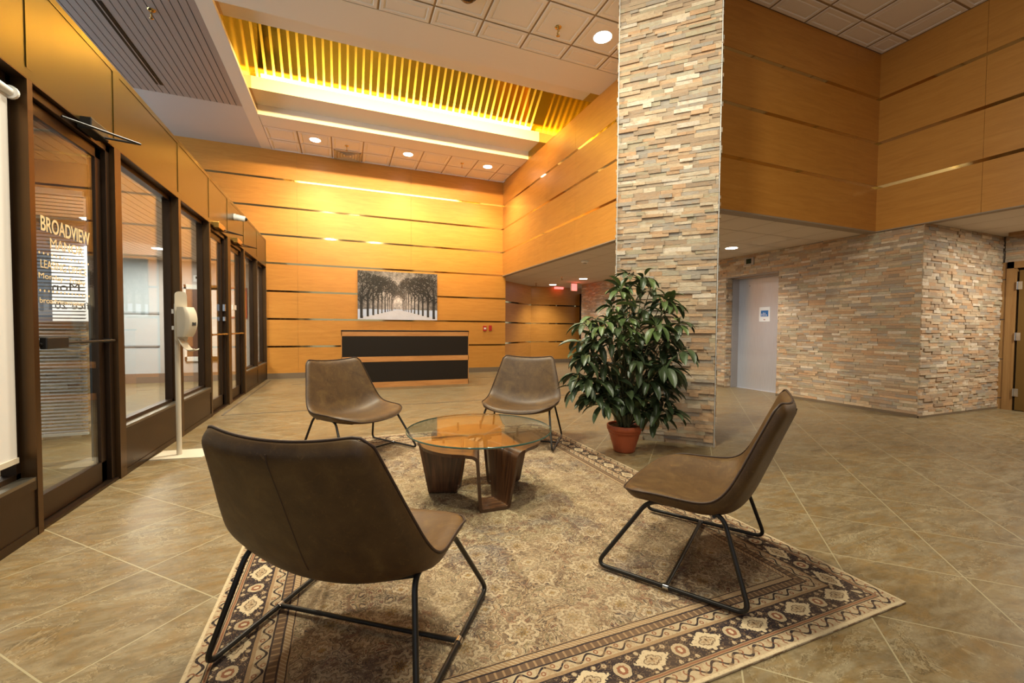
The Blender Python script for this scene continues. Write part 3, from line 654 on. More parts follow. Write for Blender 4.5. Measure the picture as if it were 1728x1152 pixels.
# ------------------------------------------------------------------ rug
def m_rug():
    t = NT('persian_rug'); P = t.coord(); x, y, z = t.sep(P); HX, HY = 1.42, 1.92
    A = lambda *a: t.math('ADD', *a); S = lambda *a: t.math('SUBTRACT', *a); Mu = lambda *a: t.math('MULTIPLY', *a); AB = lambda a: t.math('ABSOLUTE', a)
    LT = lambda *a: t.math('LESS_THAN', *a); GT = lambda *a: t.math('GREATER_THAN', *a); PP = lambda a, s: t.math('PINGPONG', a, s)
    dx = S(HX, AB(x)); dy = S(HY, AB(y)); d0 = t.math('MINIMUM', dx, dy)
    wob = t.noise(P, 14, 2); d = A(d0, Mu(S(wob, .5), .006))
    side = LT(dx, dy); tt = A(Mu(side, y), Mu(S(1.0, side), x))
    cream, tan, brn, dark, gry, rust, olive, lt = (srgb(198, 178, 144), srgb(152, 124, 92), srgb(104, 82, 64), srgb(44, 38, 42), srgb(104, 106, 110), srgb(132, 86, 64), srgb(122, 110, 80), srgb(178, 158, 126))
    def band(c0, a, b, col): return t.mix(t.math('MULTIPLY', GT(d, a), LT(d, b)), c0, col)
    # --- field: mirrored domain gives the symmetric arabesques
    u = PP(A(x, 10.0), .71); v = PP(A(y, 10.0), .64); u2 = PP(A(x, 10.11), .94)
    q = t.comb(u, v, 0.0); qq = t.comb(u2, v, 3.0)
    n1 = t.noise(q, 9, 2, .5, dist=1.6); n2 = t.noise(qq, 17, 2, .5, dist=1.2); n3 = t.noise(q, 42, 2, .5, dist=.6)
    wear = t.noise(P, 2.3, 5, .62, dist=.8); wear2 = t.noise(P, 1.1, 3); fib = t.noise(t.mapping(P, scale=(1, 1, 1)), 330, 2); fine = t.noise(P, 95, 4, .7)
    field = t.ramp(n1, [(.0, brn), (.40, tan), (.455, dark), (.462, lt), (.50, tan), (.53, olive), (.565, dark), (.572, lt), (.62, rust), (.66, brn)], 'CONSTANT')
    field = t.mix(.2, field, tan)
    ln = LT(AB(S(PP(n1, .06), .03)), .0055); ln2 = LT(AB(S(PP(n2, .07), .035)), .007)
    field = t.mix(Mu(GT(n3, .60), .8), field, lt)
    field = t.mix(Mu(LT(n3, .36), .75), field, brn)
    field = t.mix(Mu(GT(n2, .62), .75), field, cream)
    field = t.mix(Mu(LT(n2, .36), .6), field, rust)
    field = t.mix(Mu(ln, .9), field, dark); field = t.mix(Mu(ln2, .7), field, dark)
    # flower heads on a lattice
    cu = S(PP(A(x, 10.0), .235), .1175); cv = S(PP(A(y, 10.0), .31), .155)
    ang = t.math('ARCTAN2', cv, cu); rad = t.math('SQRT', A(Mu(cu, cu), Mu(cv, cv)))
    pet = A(rad, Mu(t.math('COSINE', Mu(ang, 8.0)), .008))
    cu2 = S(PP(A(x, 10.1), .32), .16); cv2 = S(PP(A(y, 10.07), .27), .135); a2 = t.math('ARCTAN2', cv2, cu2)
    pt2 = A(A(AB(cu2), Mu(AB(cv2), 1.3)), Mu(t.math('COSINE', Mu(a2, 12.0)), .006))
    f2 = t.ramp(Mu(pt2, 10.0), [(0, srgb(150, 116, 60)), (.16, dark), (.2, cream), (.42, dark), (.46, tan), (.62, lt), (.74, dark), (.8, lt)], 'CONSTANT')
    field = t.mix(Mu(LT(pt2, .083), .7), field, f2)
    fl = t.ramp(Mu(pet, 10.0), [(0, dark), (.09, srgb(160, 124, 60)), (.2, dark), (.235, lt), (.36, tan), (.44, dark), (.47, cream), (.6, cream)], 'CONSTANT')
    field = t.mix(Mu(LT(pet, .062), .6), field, fl)
    field = t.mix(t.n('ShaderNodeMapRange', i_0=wear, i_1=.45, i_2=.65, i_3=0.0, i_4=.42).outputs[0], field, lt)
    field = t.mix(t.n('ShaderNodeMapRange', i_0=wear, i_1=.47, i_2=.33, i_3=0.0, i_4=.42).outputs[0], field, gry)
    field = t.mix(t.n('ShaderNodeMapRange', i_0=fine, i_1=.52, i_2=.66, i_3=0.0, i_4=.5).outputs[0], field, brn)
    field = t.mix(t.n('ShaderNodeMapRange', i_0=fine, i_1=.44, i_2=.34, i_3=0.0, i_4=.35).outputs[0], field, lt)
    # --- guard stripe with meander
    def guard(mid, half, per):
        w = Mu(t.math('SINE', Mu(tt, 2*math.pi/per)), half*.62); dd = S(d, mid)
        base = t.mix(LT(AB(S(dd, w)), half*.2), lt, dark)
        r2 = PP(A(tt, 10.0), per/4); bl = A(t.math('POWER', S(PP(A(tt, 10.0+per/4), per/4), 0.0), 2.0), t.math('POWER', A(dd, Mu(half*.45, t.math('SIGN', t.math('SINE', Mu(tt, 2*math.pi/per))))), 2.0))
        base = t.mix(LT(bl, (half*.42)**2), base, rust); base = t.mix(LT(bl, (half*.2)**2), base, lt)
        return t.mix(Mu(GT(n3, .58), .5), base, tan)
    # --- main border: dark ground, palmettes and small flowers
    per = .26; ph = PP(A(tt, 10.0), per/2); mid = S(d, .143); pq = S(per/2, ph)
    jit = Mu(S(t.noise(t.comb(ph, d, 0.0), 55, 3, .6), .5), 1.5)
    vor = t.n('ShaderNodeTexVoronoi', i_Vector=t.comb(ph, d, 0.0), i_Scale=34.0, i_Randomness=1.0)
    vj = A(vor.outputs[0], Mu(jit, .25))
    mainb = t.mix(LT(vj, .40), dark, brn); mainb = t.mix(LT(vj, .34), mainb, lt); mainb = t.mix(LT(vj, .13), mainb, rust)
    nz = t.noise(t.comb(ph, d, 0.0), 30, 2, .5, dist=2.0)
    mainb = t.mix(LT(AB(S(nz, .5)), .012), mainb, tan); mainb = t.mix(GT(nz, .62), mainb, dark)
    dia = A(A(t.math('DIVIDE', ph, .078), t.math('DIVIDE', AB(mid), .050)), Mu(jit, .6))
    mainb = t.mix(LT(dia, 1.1), mainb, dark); mainb = t.mix(LT(dia, 1.0), mainb, cream); mainb = t.mix(LT(dia, .62), mainb, lt); mainb = t.mix(LT(AB(S(dia, .5)), .06), mainb, brn); mainb = t.mix(LT(dia, .26), mainb, tan); mainb = t.mix(LT(dia, .1), mainb, dark)
    cir = A(t.math('SQRT', A(Mu(pq, pq), Mu(mid, mid))), Mu(jit, .012))
    mainb = t.mix(LT(cir, .038), mainb, dark); mainb = t.mix(LT(cir, .034), mainb, lt); mainb = t.mix(LT(cir, .020), mainb, rust); mainb = t.mix(LT(cir, .009), mainb, cream)
    c = t.mix(GT(d, .335), tan, field)
    c = band(c, .0, .014, cream); c = band(c, .014, .068, guard(.041, .027, .105)); c = band(c, .068, .086, tan)
    c = t.mix(LT(AB(S(d, .068)), .0018), c, dark); c = t.mix(LT(AB(S(d, .086)), .0022), c, dark); c = t.mix(LT(AB(S(d, .077)), .003), c, rust)
    c = t.mix(t.math('MULTIPLY', GT(d, .088), LT(d, .200)), c, mainb); c = band(c, .200, .216, tan)
    c = t.mix(LT(AB(S(d, .2)), .002), c, dark); c = band(c, .216, .262, guard(.239, .023, .09)); c = t.mix(LT(AB(S(d, .264)), .0035), c, dark)
    c = band(c, .268, .298, t.mix(LT(AB(S(PP(A(tt, 10.0), .03), .015)), .004), brn, tan)); c = t.mix(LT(AB(S(d, .300)), .0035), c, dark)
    c = band(c, .304, .328, t.mix(LT(t.math('FRACT', Mu(A(tt, d), 55.0)), .3), tan, lt)); c = t.mix(LT(AB(S(d, .330)), .0022), c, dark)
    c = t.mix(t.n('ShaderNodeMapRange', i_0=fine, i_1=.54, i_2=.66, i_3=0.0, i_4=.4).outputs[0], c, brn)
    c = t.mix(t.n('ShaderNodeMapRange', i_0=wear2, i_1=.45, i_2=.7, i_3=0.0, i_4=.22).outputs[0], c, tan)
    c = t.mix(Mu(fib, .22), c, srgb(80, 64, 48))
    t.bump(A(Mu(fib, .8), fine), .35, .004)
    return t.done(c, .95, 0, .1)
m = MB(); m.box(-1.42, 1.42, -1.92, 1.92, 0, .010)
m.build('rug', m_rug(), loc=(.90, 2.985, .0), bevel=.003, label='large faded beige and brown patterned rug with dark floral border under the chairs', cat='rug')

# ------------------------------------------------------------------ lounge chairs
def lerp_path(pts, s):
    L = [0]
    for a, b in zip(pts, pts[1:]): L.append(L[-1]+math.dist(a, b))
    d = s*L[-1]
    for i in range(len(pts)-1):
        if d <= L[i+1] or i == len(pts)-2:
            k = (d-L[i])/(L[i+1]-L[i]); return tuple(a+(b-a)*k for a, b in zip(pts[i], pts[i+1]))
def smooth(pts, n=60):                     # Catmull-Rom resample
    P = [pts[0]]+list(pts)+[pts[-1]]; out = []
    for i in range(1, len(P)-2):
        for k in range(12):
            t = k/12; out.append(tuple(.5*((2*b)+(-a+c)*t+(2*a-5*b+4*c-d)*t*t+(-a+3*b-3*c+d)*t**3) for a, b, c, d in zip(P[i-1], P[i], P[i+1], P[i+2])))
    out.append(pts[-1]); return out
CEN = smooth([(.285, .348), (.24, .366), (.12, .354), (-.02, .336), (-.15, .332), (-.235, .358), (-.29, .43), (-.345, .56), (-.40, .70), (-.452, .83), (-.468, .868)])
SID = smooth([(.235, .388), (.19, .410), (.08, .424), (-.04, .428), (-.14, .436), (-.205, .462), (-.255, .52), (-.30, .61), (-.35, .725), (-.412, .865), (-.425, .895)])
WID = smooth([(0, .362), (.1, .382), (.25, .392), (.42, .408), (.5, .403), (.6, .385), (.8, .338), (1.0, .292)])
def shell_pt(s, u):
    c = lerp_path(CEN, s); e = lerp_path(SID, s); w = lerp_path([(a, b) for a, b in WID], s) if False else None
    ws = np.interp(s, [p[0] for p in WID], [p[1] for p in WID]); k = abs(u)**2.1
    return Vector((u*ws, c[0]+(e[0]-c[0])*k, c[1]+(e[1]-c[1])*k))
def shell_grid(nu=25, nv=44):
    G = []
    for i in range(nv):
        row = []
        for j in range(nu):
            u = -1+2*j/(nu-1); u = math.copysign(abs(u)**.85, u); a = max(0, (abs(u)-.50)/.50)
            c0 = .125*(1-math.sqrt(max(0, 1-a*a)))+.012*u*u; a1 = max(0, (abs(u)-.83)/.17); c1 = .045*(1-math.sqrt(max(0, 1-a1*a1)))
            s = c0+(1-c0-c1)*i/(nv-1)
            row.append(shell_pt(s, u))
        G.append(row)
    return G
def make_chair(label, loc, rz):
    t = thing('lounge_chair', label, 'chair', loc, rz, group='brown sled base lounge chairs around the glass table')
    G = shell_grid(); nv, nu = len(G), len(G[0])
    def nrm(i, j):
        a = G[min(i+1, nv-1)][j]-G[max(i-1, 0)][j]; b = G[i][min(j+1, nu-1)]-G[i][max(j-1, 0)]; n = b.cross(a)   # points up/forward or down
        n.normalize(); return n
    N = [[nrm(i, j) for j in range(nu)] for i in range(nv)]
    if N[5][nu//2].z < 0: N = [[-n for n in r] for r in N]
    TH = .050
    def edge(i, j):
        e = min(i, nv-1-i)/2.2; f = min(j, nu-1-j)/1.6; return min(1, math.sqrt(max(0, 1-(1-min(1, e))**2)))*min(1, math.sqrt(max(0, 1-(1-min(1, f))**2)))
    top = [[G[i][j]+N[i][j]*TH*.42*edge(i, j) for j in range(nu)] for i in range(nv)]
    bot = [[G[i][j]-N[i][j]*TH*(.06+.62*edge(i, j)) for j in range(nu)] for i in range(nv)]
    m = MB(); m.grid(top, flip=True); m.grid(bot)
    rim = [(0, j) for j in range(nu)]+[(i, nu-1) for i in range(1, nv)]+[(nv-1, j) for j in range(nu-2, -1, -1)]+[(i, 0) for i in range(nv-2, 0, -1)]
    for (a, b), (c, d) in zip(rim, rim[1:]+rim[:1]): m.add([top[a][b], top[c][d], bot[c][d], bot[a][b]], [(0, 1, 2, 3)], None, True)
    sh = m.build('seat_shell', LEATHER, t)
    me = sh.data
    import bmesh as _b
    bm = _b.new(); bm.from_mesh(me); _b.ops.remove_doubles(bm, verts=bm.verts, dist=.0004); _b.ops.recalc_face_normals(bm, faces=bm.faces); bm.to_mesh(me); bm.free()
    mod = sh.modifiers.new('sub', 'SUBSURF'); mod.levels = 1; mod.render_levels = 1
    m = MB(); m.tube([G[a][b]+N[a][b]*.004 for a, b in rim], .0045, 6, closed=True); m.build('piping', SEAM, sh)
    c = nu//2; m = MB(); m.tube([bot[i][c]-N[i][c]*-.0015 for i in range(nv//2+2, nv-1)], .0028, 6); m.build('seam', SEAM, sh)
    hx, tx = .405, .335
    for s in (-1, 1):
        P = [(s*tx, -.225, .352), (s*(tx+.008), -.24, .33), (s*hx, -.345, .011), (s*hx, .335, .011), (s*(tx+.008), .13, .33), (s*tx, .10, .352)]
        P = [(s*tx, -.225, .385), (s*hx, -.345, .018), (s*hx, .335, .018), (s*tx, .10, .372)]
        m = MB(); m.tube(rounded(P, .055, 7, closed=True), .0105, 10, closed=True); m.build('sled_leg', TUBE, t)
    m = MB(); m.tube([(-hx, -.005, .019), (hx, -.005, .019)], .0095); m.build('stretcher', TUBE, t)
    for s in (-1, 1):
        m = MB(); m.tube([(s*hx, -.017, .0185), (s*hx, .007, .0185)], .0135, 12); m.build('clamp', CHROME, t)
    m = MB()
    for y in (-.19, .07): m.tube([(-tx, y, .368), (-.15, y, .318), (.15, y, .318), (tx, y, .368)], .008)
    m.build('seat_support', TUBE, t)
    return t
ch = make_chair('brown leather lounge chair nearest the camera, seen from behind on the rug', (.076, 1.77, .011), math.atan2(.81, .59)-math.pi/2)
def rz(fx, fy): return math.atan2(fy, fx)-math.pi/2
dup(ch, (.154, 4.266, .011), rz(.57, -.82), 'brown leather lounge chair beyond the glass table at left, in front of the black desk')
dup(ch, (1.742, 4.135, .011), rz(-.59, -.80), 'brown leather lounge chair beyond the glass table, the one beside the potted plant')
dup(ch, (1.707, 1.743, .011), rz(-.556, .832), 'brown leather lounge chair seen in profile at right, near the rug corner')

# ------------------------------------------------------------------ glass table on bent walnut ply
tb = thing('coffee_table', 'round glass coffee table on three bent walnut plywood legs', 'table', (.925, 2.95, .0105))
m = MB(); m.lathe([(0, .462), (.522, .462)], 72); m.lathe([(.522, .474), (0, .474)], 72); gt = m.build('glass_top', GLASS_T, tb)
m = MB(); m.lathe([(.5215, .4625), (.5245, .464), (.5245, .472), (.5215, .4735)], 72); m.build('glass_edge', GLASS_E, gt)
def ply(a0, a1):
    """ribbon: foot plate half, panel up, petal across, panel down; stations are inner-outer segments"""
    def seg(ang, th, r0, r1, z):
        d = Vector((math.cos(ang+R_(th)), math.sin(ang+R_(th)), 0)); return (d*r0+Vector((0, 0, z)), d*r1+Vector((0, 0, z)))
    st = []
    ZT = .400
    def leg(ang, sg):
        out = [seg(ang, 0, .170, .355, .0225), seg(ang, sg*12.4, .166, .364, .0225)]
        out += [seg(ang, sg*13.6, .164, .366, .0235), seg(ang, sg*14.2, .162, .368, .028), seg(ang, sg*14.5, .16, .370, .038)]
        for k in range(1, 7):
            f = k/6; out.append(seg(ang, sg*(14.5+3.0*f), .16-.05*f, .370+.06*f, .038+.307*f))
        for k in range(1, 7):
            a = k/6*math.pi/2; out.append(seg(ang, sg*(17.5+8*(1-math.cos(a))), .11-.004*k, .43+.015*k/6, .345+.055*math.sin(a)))
        return out
    A = leg(a0, 1); B = leg(a1, -1)
    p0, p1 = A[-1], B[-1]; mid = []
    for k in range(1, 12):
        f = k/12; i = p0[0].lerp(p1[0], f); o = p0[1].lerp(p1[1], f); rr = o.xy.length; want = .455
        bul = (want-rr)*.9; o = o+Vector((o.x/rr, o.y/rr, 0))*bul*min(1, 4*f*(1-f)*1.2)
        ii = i.xy.length; i = i+Vector((i.x/ii, i.y/ii, 0))*.02*math.sin(f*math.pi); mid.append((i, o))
    st = A+mid+B[::-1]
    n = 7; TH = .021
    top = [[a.lerp(b, j/(n-1)) for j in range(n)] for a, b in st]
    NV = len(top)
    def nr(i, j):
        a = top[min(i+1, NV-1)][j]-top[max(i-1, 0)][j]; b = top[i][min(j+1, n-1)]-top[i][max(j-1, 0)]; return a.cross(b).normalized()
    nn = [[nr(i, j) for j in range(n)] for i in range(NV)]
    if nn[NV//2][3].z < 0: nn = [[-v for v in r] for r in nn]
    bot = [[top[i][j]-nn[i][j]*TH for j in range(n)] for i in range(NV)]
    m = MB(); m.grid(top, smooth=True); m.grid(bot, smooth=True, flip=True)
    rim = [(0, j) for j in range(n)]+[(i, n-1) for i in range(1, NV)]+[(NV-1, j) for j in range(n-2, -1, -1)]+[(i, 0) for i in range(NV-2, 0, -1)]
    for (a, b), (c, d) in zip(rim, rim[1:]+rim[:1]): m.add([top[a][b], top[c][d], bot[c][d], bot[a][b]], [(0, 1, 2, 3)])
    o = m.build('leg', WALNUT, tb); me = o.data
    uv = me.uv_layers.new(name='UV'); per = {}
    vi = np.empty(len(me.loops), int); me.loops.foreach_get('vertex_index', vi)
    UV = np.zeros((len(me.vertices), 2)); ng = NV*n
    for i in range(NV):
        for j in range(n):
            UV[i*n+j] = (j/(n-1)*.25, i*.05); UV[ng+i*n+j] = (j/(n-1)*.25+.5, i*.05)
    uv.data.foreach_set('uv', UV[vi].ravel())
    # posts carrying the glass
    for f in (2, 8):
        i, oo = mid[f]; p = i.lerp(oo, .55); m = MB(); m.tube([(p.x, p.y, ZT), (p.x, p.y, .462)], .0085, 12)
        m.build('glass_support', plain('satin_post', srgb(190, 170, 140), .2, .9) if 'satin_post' not in bpy.data.materials else bpy.data.materials['satin_post'], o)
for k in range(3): ply(R_(-90+120*k), R_(30+120*k))

# ------------------------------------------------------------------ potted plant
pl = thing('potted_plant', 'tall leafy green plant in a terracotta coloured pot in front of the stone column', 'plant', (2.60, 3.48, 0))
m = MB(); m.lathe([(0, 0), (.095, 0), (.104, .012), (.112, .05), (.145, .165), (.152, .19), (.158, .192), (.158, .205), (.163, .215), (.168, .218), (.172, .235), (.172, .262), (.168, .268), (.158, .268), (.154, .258), (.150, .235)], 48)
m.build('pot', TERRA, pl)
m = MB(); P = []; rs = random.Random(8)
for i in range(10):
    r = .152*i/9; P.append([(r*math.cos(a*math.pi/16), r*math.sin(a*math.pi/16), .238+.012*rs.random()*(i < 9)) for a in range(33)])
m.grid(P); m.build('soil', SOIL, pl)
rp = random.Random(21)
# whorl centres: (image-plane offset right, height), in the plane facing the camera
right = Vector((.93, -.37, 0)); depth = Vector((.37, .93, 0))
WH = [(.02, 1.74), (.14, 1.70), (.22, 1.62), (-.10, 1.62), (-.06, 1.68), (.30, 1.54), (.40, 1.50), (.05, 1.50), (-.17, 1.45), (.16, 1.40), (.33, 1.38), (-.04, 1.36), (.42, 1.26), (.22, 1.26), (.06, 1.22), (-.12, 1.25), (-.30, 1.30), (-.42, 1.24), (-.50, 1.12), (-.34, 1.14), (-.20, 1.10),
      (.34, 1.12), (.14, 1.08), (-.02, 1.04), (.44, 1.02), (-.52, .96), (-.40, .98), (-.26, .92), (-.10, .90), (.08, .92), (.24, .92), (.38, .86), (-.54, .80), (-.42, .78), (-.30, .74), (-.16, .72), (0, .74), (.16, .74), (.30, .72), (.44, .76), (-.48, .66), (-.34, .60), (-.20, .58), (-.04, .60), (.12, .58), (.28, .54), (.36, .44), (.06, .44)]
stems = MB(); leaves = MB()
base_pts = [Vector((rp.uniform(-.06, .06), rp.uniform(-.06, .06), .235)) for _ in range(9)]
def leaf(m, base, direc, length, width, droop, col, roll):
    d = direc.normalized(); up = Vector((0, 0, 1)); side = d.cross(up)
    if side.length < .05: side = Vector((1, 0, 0))
    side.normalize(); side = (Matrix.Rotation(roll, 3, d) @ side); P = []; p = base.copy(); n = 7
    for i in range(n):
        f = i/(n-1); w = width*(math.sin(math.pi*min(1, f*.92+.03)**.85))**.8*(1 if f < .999 else .05)
        nrm = side.cross(d).normalized(); cup = .22*w
        P.append([p+side*w*.5+nrm*cup, p+side*w*.27+nrm*cup*.35, p.copy(), p-side*w*.27+nrm*cup*.35, p-side*w*.5+nrm*cup])
        d = (d+Vector((0, 0, -1))*droop/n).normalized(); p = p+d*length/(n-1)
    nj = 5; v = [q for row in P for q in row]; fs = []
    for i in range(n-1):
        for j in range(nj-1): fs.append((i*nj+j, i*nj+j+1, (i+1)*nj+j+1, (i+1)*nj+j))
    m.add(v, fs, col, True)
for k, (rx, h) in enumerate(WH):
    spread = .22*math.sin(min(1, max(0, (1.8-h)/1.5))*math.pi)+.05
    for rep in range(2 if h < 1.45 and rp.random() < .62 else 1):
        dp = rp.uniform(-spread, spread*.7) if rep == 0 else rp.uniform(-spread*1.1, spread*.4)
        c = right*(max(rx, -.47)+.02+rp.uniform(-.03, .03)+(rep and rp.uniform(-.07, .07)))+depth*dp+Vector((0, 0, h+rp.uniform(-.03, .03)-(.05 if rep else 0)))
        dd = (c.x-.25)*-.7071+(c.y-.513)*-.7071
        if dd < .20: c = c+Vector((-.7071, -.7071, 0))*(.20-dd)
        b = base_pts[(k+rep) % 9]; mid_ = b.lerp(c, .5)+Vector((-(c.x-b.x)*.25, -(c.y-b.y)*.25, 0)) 
        pts = [b*(1-t)**2+mid_*2*t*(1-t)+c*t*t for t in [i/9 for i in range(10)]]
        stems.tube(pts, [.0085-.005*i/9 for i in range(10)], 6)
        nl = rp.choice((7, 8, 9)); a0 = rp.random()*6.28; ctr = Vector((right*rx*.35).to_tuple())
        young = h > 1.15
        for q in range(nl+2):
            a = a0+q*2*math.pi/nl+rp.uniform(-.25, .25); el = rp.uniform(-.45, .5) if q < nl else rp.uniform(.5, 1.1)
            out = Vector((math.cos(a), math.sin(a), 0)); dirv = out*math.cos(el)+Vector((0, 0, math.sin(el)))
            dirv += (c-Vector((0, 0, c.z)))*.5
            L = rp.uniform(.16, .25)*(.85 if young else 1.0); g = rp.random()
            col = (.075+.08*g, .115+.10*g, .035+.03*g) if young and rp.random() < .6 else (.036+.035*g, .054+.045*g, .022+.018*g)
            st = c-Vector((0, 0, rp.uniform(0, .05)))
            leaf(leaves, st+dirv.normalized()*.03, dirv, L, L*rp.uniform(.29, .38), rp.uniform(.8, 2.3), col, rp.uniform(-.35, .35))
            stems.tube([st, st+dirv.normalized()*.035], .002, 4, cap=False)
for mb in (stems, leaves):            # keep everything clear of the column
    for i, p in enumerate(mb.v):
        dd = (p[0]+2.60-2.85)*-.7071+(p[1]+3.48-3.993)*-.7071
        if dd < .05: k = .05-dd+.02*abs(dd); mb.v[i] = (p[0]-.7071*k, p[1]-.7071*k, p[2])
stems.build('stems', STEM, pl); leaves.build('foliage', LEAF, pl)

# ------------------------------------------------------------------ reception desk
dk = thing('reception_desk', 'long oak reception desk with two black front panels under the picture', 'desk', (-.02, 8.95, 0))
DW, DD, DH = 2.565, .62, 1.16
m = MB(); m.box(0, DW, .022, DD, 0, DH-.025)
m.build('body', OAK_LT, dk)
m = MB(); m.box(-.012, DW+.006, 0, .022, 1.043, 1.135); m.box(-.012, DW+.006, 0, .022, .523, .628); m.box(-.012, DW+.006, 0, .022, 0, .11); m.box(-.012, .0, 0, .022, 0, 1.135); m.box(DW-.004, DW+.006, 0, .022, 0, 1.135)
m.build('wood_band', OAK_LT, dk)
m = MB(); m.box(0, DW-.004, .008, .021, .11, .523); m.build('front_panel', BLKLAM, dk, label='lower black panel')
m = MB(); m.box(0, DW-.004, .008, .021, .628, 1.043); m.build('front_panel', BLKLAM, dk, label='upper black panel')
m = MB(); m.box(-.015, DW+.01, -.006, DD+.01, 1.1352, 1.160); m.build('counter_top', BLKLAM, dk, bevel=.002)

# ------------------------------------------------------------------ winter picture, painted into the face colours of the sheet
def winter():
    H, Wd = 250, 400; rg = np.random.default_rng(4); img = np.zeros((H, Wd, 3)); yy, xx = np.mgrid[0:H, 0:Wd]
    cx, hz = .49*Wd, .80*H
    def nz(sc):
        g = rg.random((int(H/sc)+3, int(Wd/sc)+3)); y = yy/sc; x = xx/sc; y0 = y.astype(int); x0 = x.astype(int); fy = y-y0; fx = x-x0
        return (g[y0, x0]*(1-fx)+g[y0, x0+1]*fx)*(1-fy)+(g[y0+1, x0]*(1-fx)+g[y0+1, x0+1]*fx)*fy
    tex = .35*nz(3)+.3*nz(7)+.35*nz(17)
    d = np.hypot((xx-cx)/Wd*1.5, (yy-hz*.72)/H); glow = np.clip(1.1-d*1.5, 0, 1)
    base = .36+.38*glow+.5*(tex-.5)
    top = np.clip(1-yy/(H*.5), 0, 1)*np.exp(-((xx-cx)/90)**2); base += .02*top
    for k, cc in enumerate((1.0, .95, .95)): img[..., k] = np.clip(base, .06, .95)*cc
    snow = yy > hz-6+4*nz(30)
    for k, cc in enumerate((.78, .78, .83)): img[..., k] = np.where(snow, cc+.06*(tex-.5), img[..., k])
    left = (xx < cx-(yy-hz)*4.4-14) & snow; right_ = (xx > cx+(yy-hz)*5.0+14) & snow
    for k, cc in enumerate((.72, .77, .88)): img[..., k] = np.where(left | right_, cc, img[..., k])
    def line(x0, y0, x1, y1, w, c):
        n = int(max(abs(x1-x0), abs(y1-y0)))+2
        for t in np.linspace(0, 1, n):
            x = x0+(x1-x0)*t; y = y0+(y1-y0)*t; h = max(w/2, .5); a, b = int(max(0, y-h)), int(min(H, y+h+.5)); c0, c1 = int(max(0, x-h)), int(min(Wd, x+h+.5))
            if b > a and c1 > c0: img[a:b, c0:c1] = c
    def branch(x, y, ang, L, w, dep, c):
        x2, y2 = x+L*math.cos(ang), y-L*math.sin(ang); line(x, y, x2, y2, w, c)
        if dep:
            for s in (-1, 1): branch(x2, y2, ang+s*rg.uniform(.2, .65), L*rg.uniform(.62, .8), w*.66, dep-1, c)
    for k in range(11, -1, -1):                       # far to near
        f = k/11.0; p = (1-f)**2.3
        for s_ in (-1, 1):
            x = cx+s_*(26+152*p+(8*(1-f) if s_ > 0 else 0)); yb = hz+1+p*36; w = 2+11*p; h = H*(.20+.22*(1-f)); tone = .13+.20*f
            c = np.array([tone*1.1, tone, tone*.97]); line(x, yb, x+rg.uniform(-2, 2), yb-h, w, c)
            if rg.random() < .6: line(x+w*.25, yb-2, x+w*.2, yb-h*.6, max(1, w*.25), c*2.0)
            for q in range(3): branch(x, yb-h*rg.uniform(.75, 1), math.pi/2+s_*rg.uniform(-.25, .8), h*.40, w*.5, 5 if f > .5 else 6, c)
            if f < .6: branch(x, yb-h*.7, math.pi/2-s_*.9, h*.3, w*.3, 5, c)
    for i in range(110):                              # snow caught on twigs
        x, y = rg.uniform(0, Wd), rg.uniform(0, H*.55); line(x, y, x+rg.uniform(1, 5), y+rg.uniform(-2, 2), 1, np.array([.6, .6, .63]))
    return np.clip(img, 0, 1)
def m_picture():
    t = NT('winter_picture'); a = t.n('ShaderNodeVertexColor', layer_name='Col').outputs[0]; return t.done(a, .5, 0, .3)
pic = thing('picture', 'wide canvas picture of a snowy avenue of bare trees on the panelled back wall', 'picture', (.345, 11.225, 1.42))
PW, PH = 1.98, 1.215
img = winter(); H, Wd, _ = img.shape; me = bpy.data.meshes.new('print')
vx = np.linspace(0, PW, Wd+1); vz = np.linspace(PH, 0, H+1)
V = np.zeros((H+1, Wd+1, 3)); V[..., 0] = vx[None, :]; V[..., 2] = vz[:, None]; V[..., 1] = -.026
idx = np.arange((H+1)*(Wd+1)).reshape(H+1, Wd+1); F = np.stack([idx[:-1, :-1], idx[1:, :-1], idx[1:, 1:], idx[:-1, 1:]], -1).reshape(-1, 4)
me.from_pydata(V.reshape(-1, 3).tolist(), [], F.tolist()); at = me.color_attributes.new('Col', 'FLOAT_COLOR', 'CORNER')
lin = np.where(img <= .04045, img/12.92, ((img+.055)/1.055)**2.4); c4 = np.ones((H*Wd, 4, 4)); c4[..., :3] = lin.reshape(-1, 1, 3); at.data.foreach_set('color', c4.ravel())
me.materials.append(m_picture()); o = bpy.data.objects.new('print', me); COL.objects.link(o); o.parent = pic
m = MB(); m.box(0, PW, -.0255, .015, 0, PH); m.build('canvas', plain('canvas_edge', srgb(120, 112, 104), .7), pic)

# fire alarm devices
t = thing('fire_alarm_pull', 'red fire alarm pull station with a white band on the oak wall', 'alarm', (3.66, YB, 1.215))
m = MB(); m.box(-.045, .045, -.05, 0, -.07, .07); m.build('body', RED, t, bevel=.004)
m = MB(); m.box(-.03, .03, -.056, -.05, -.025, .02); m.build('handle', WPLAST, t)
t = thing('fire_phone', 'plain narrow red box right of the fire alarm pull station', 'alarm', (3.825, YB, 1.225))
m = MB(); m.box(-.036, .036, -.045, 0, -.072, .072); m.box(-.028, .028, -.05, -.045, -.06, .06); m.build('body', RED, t)

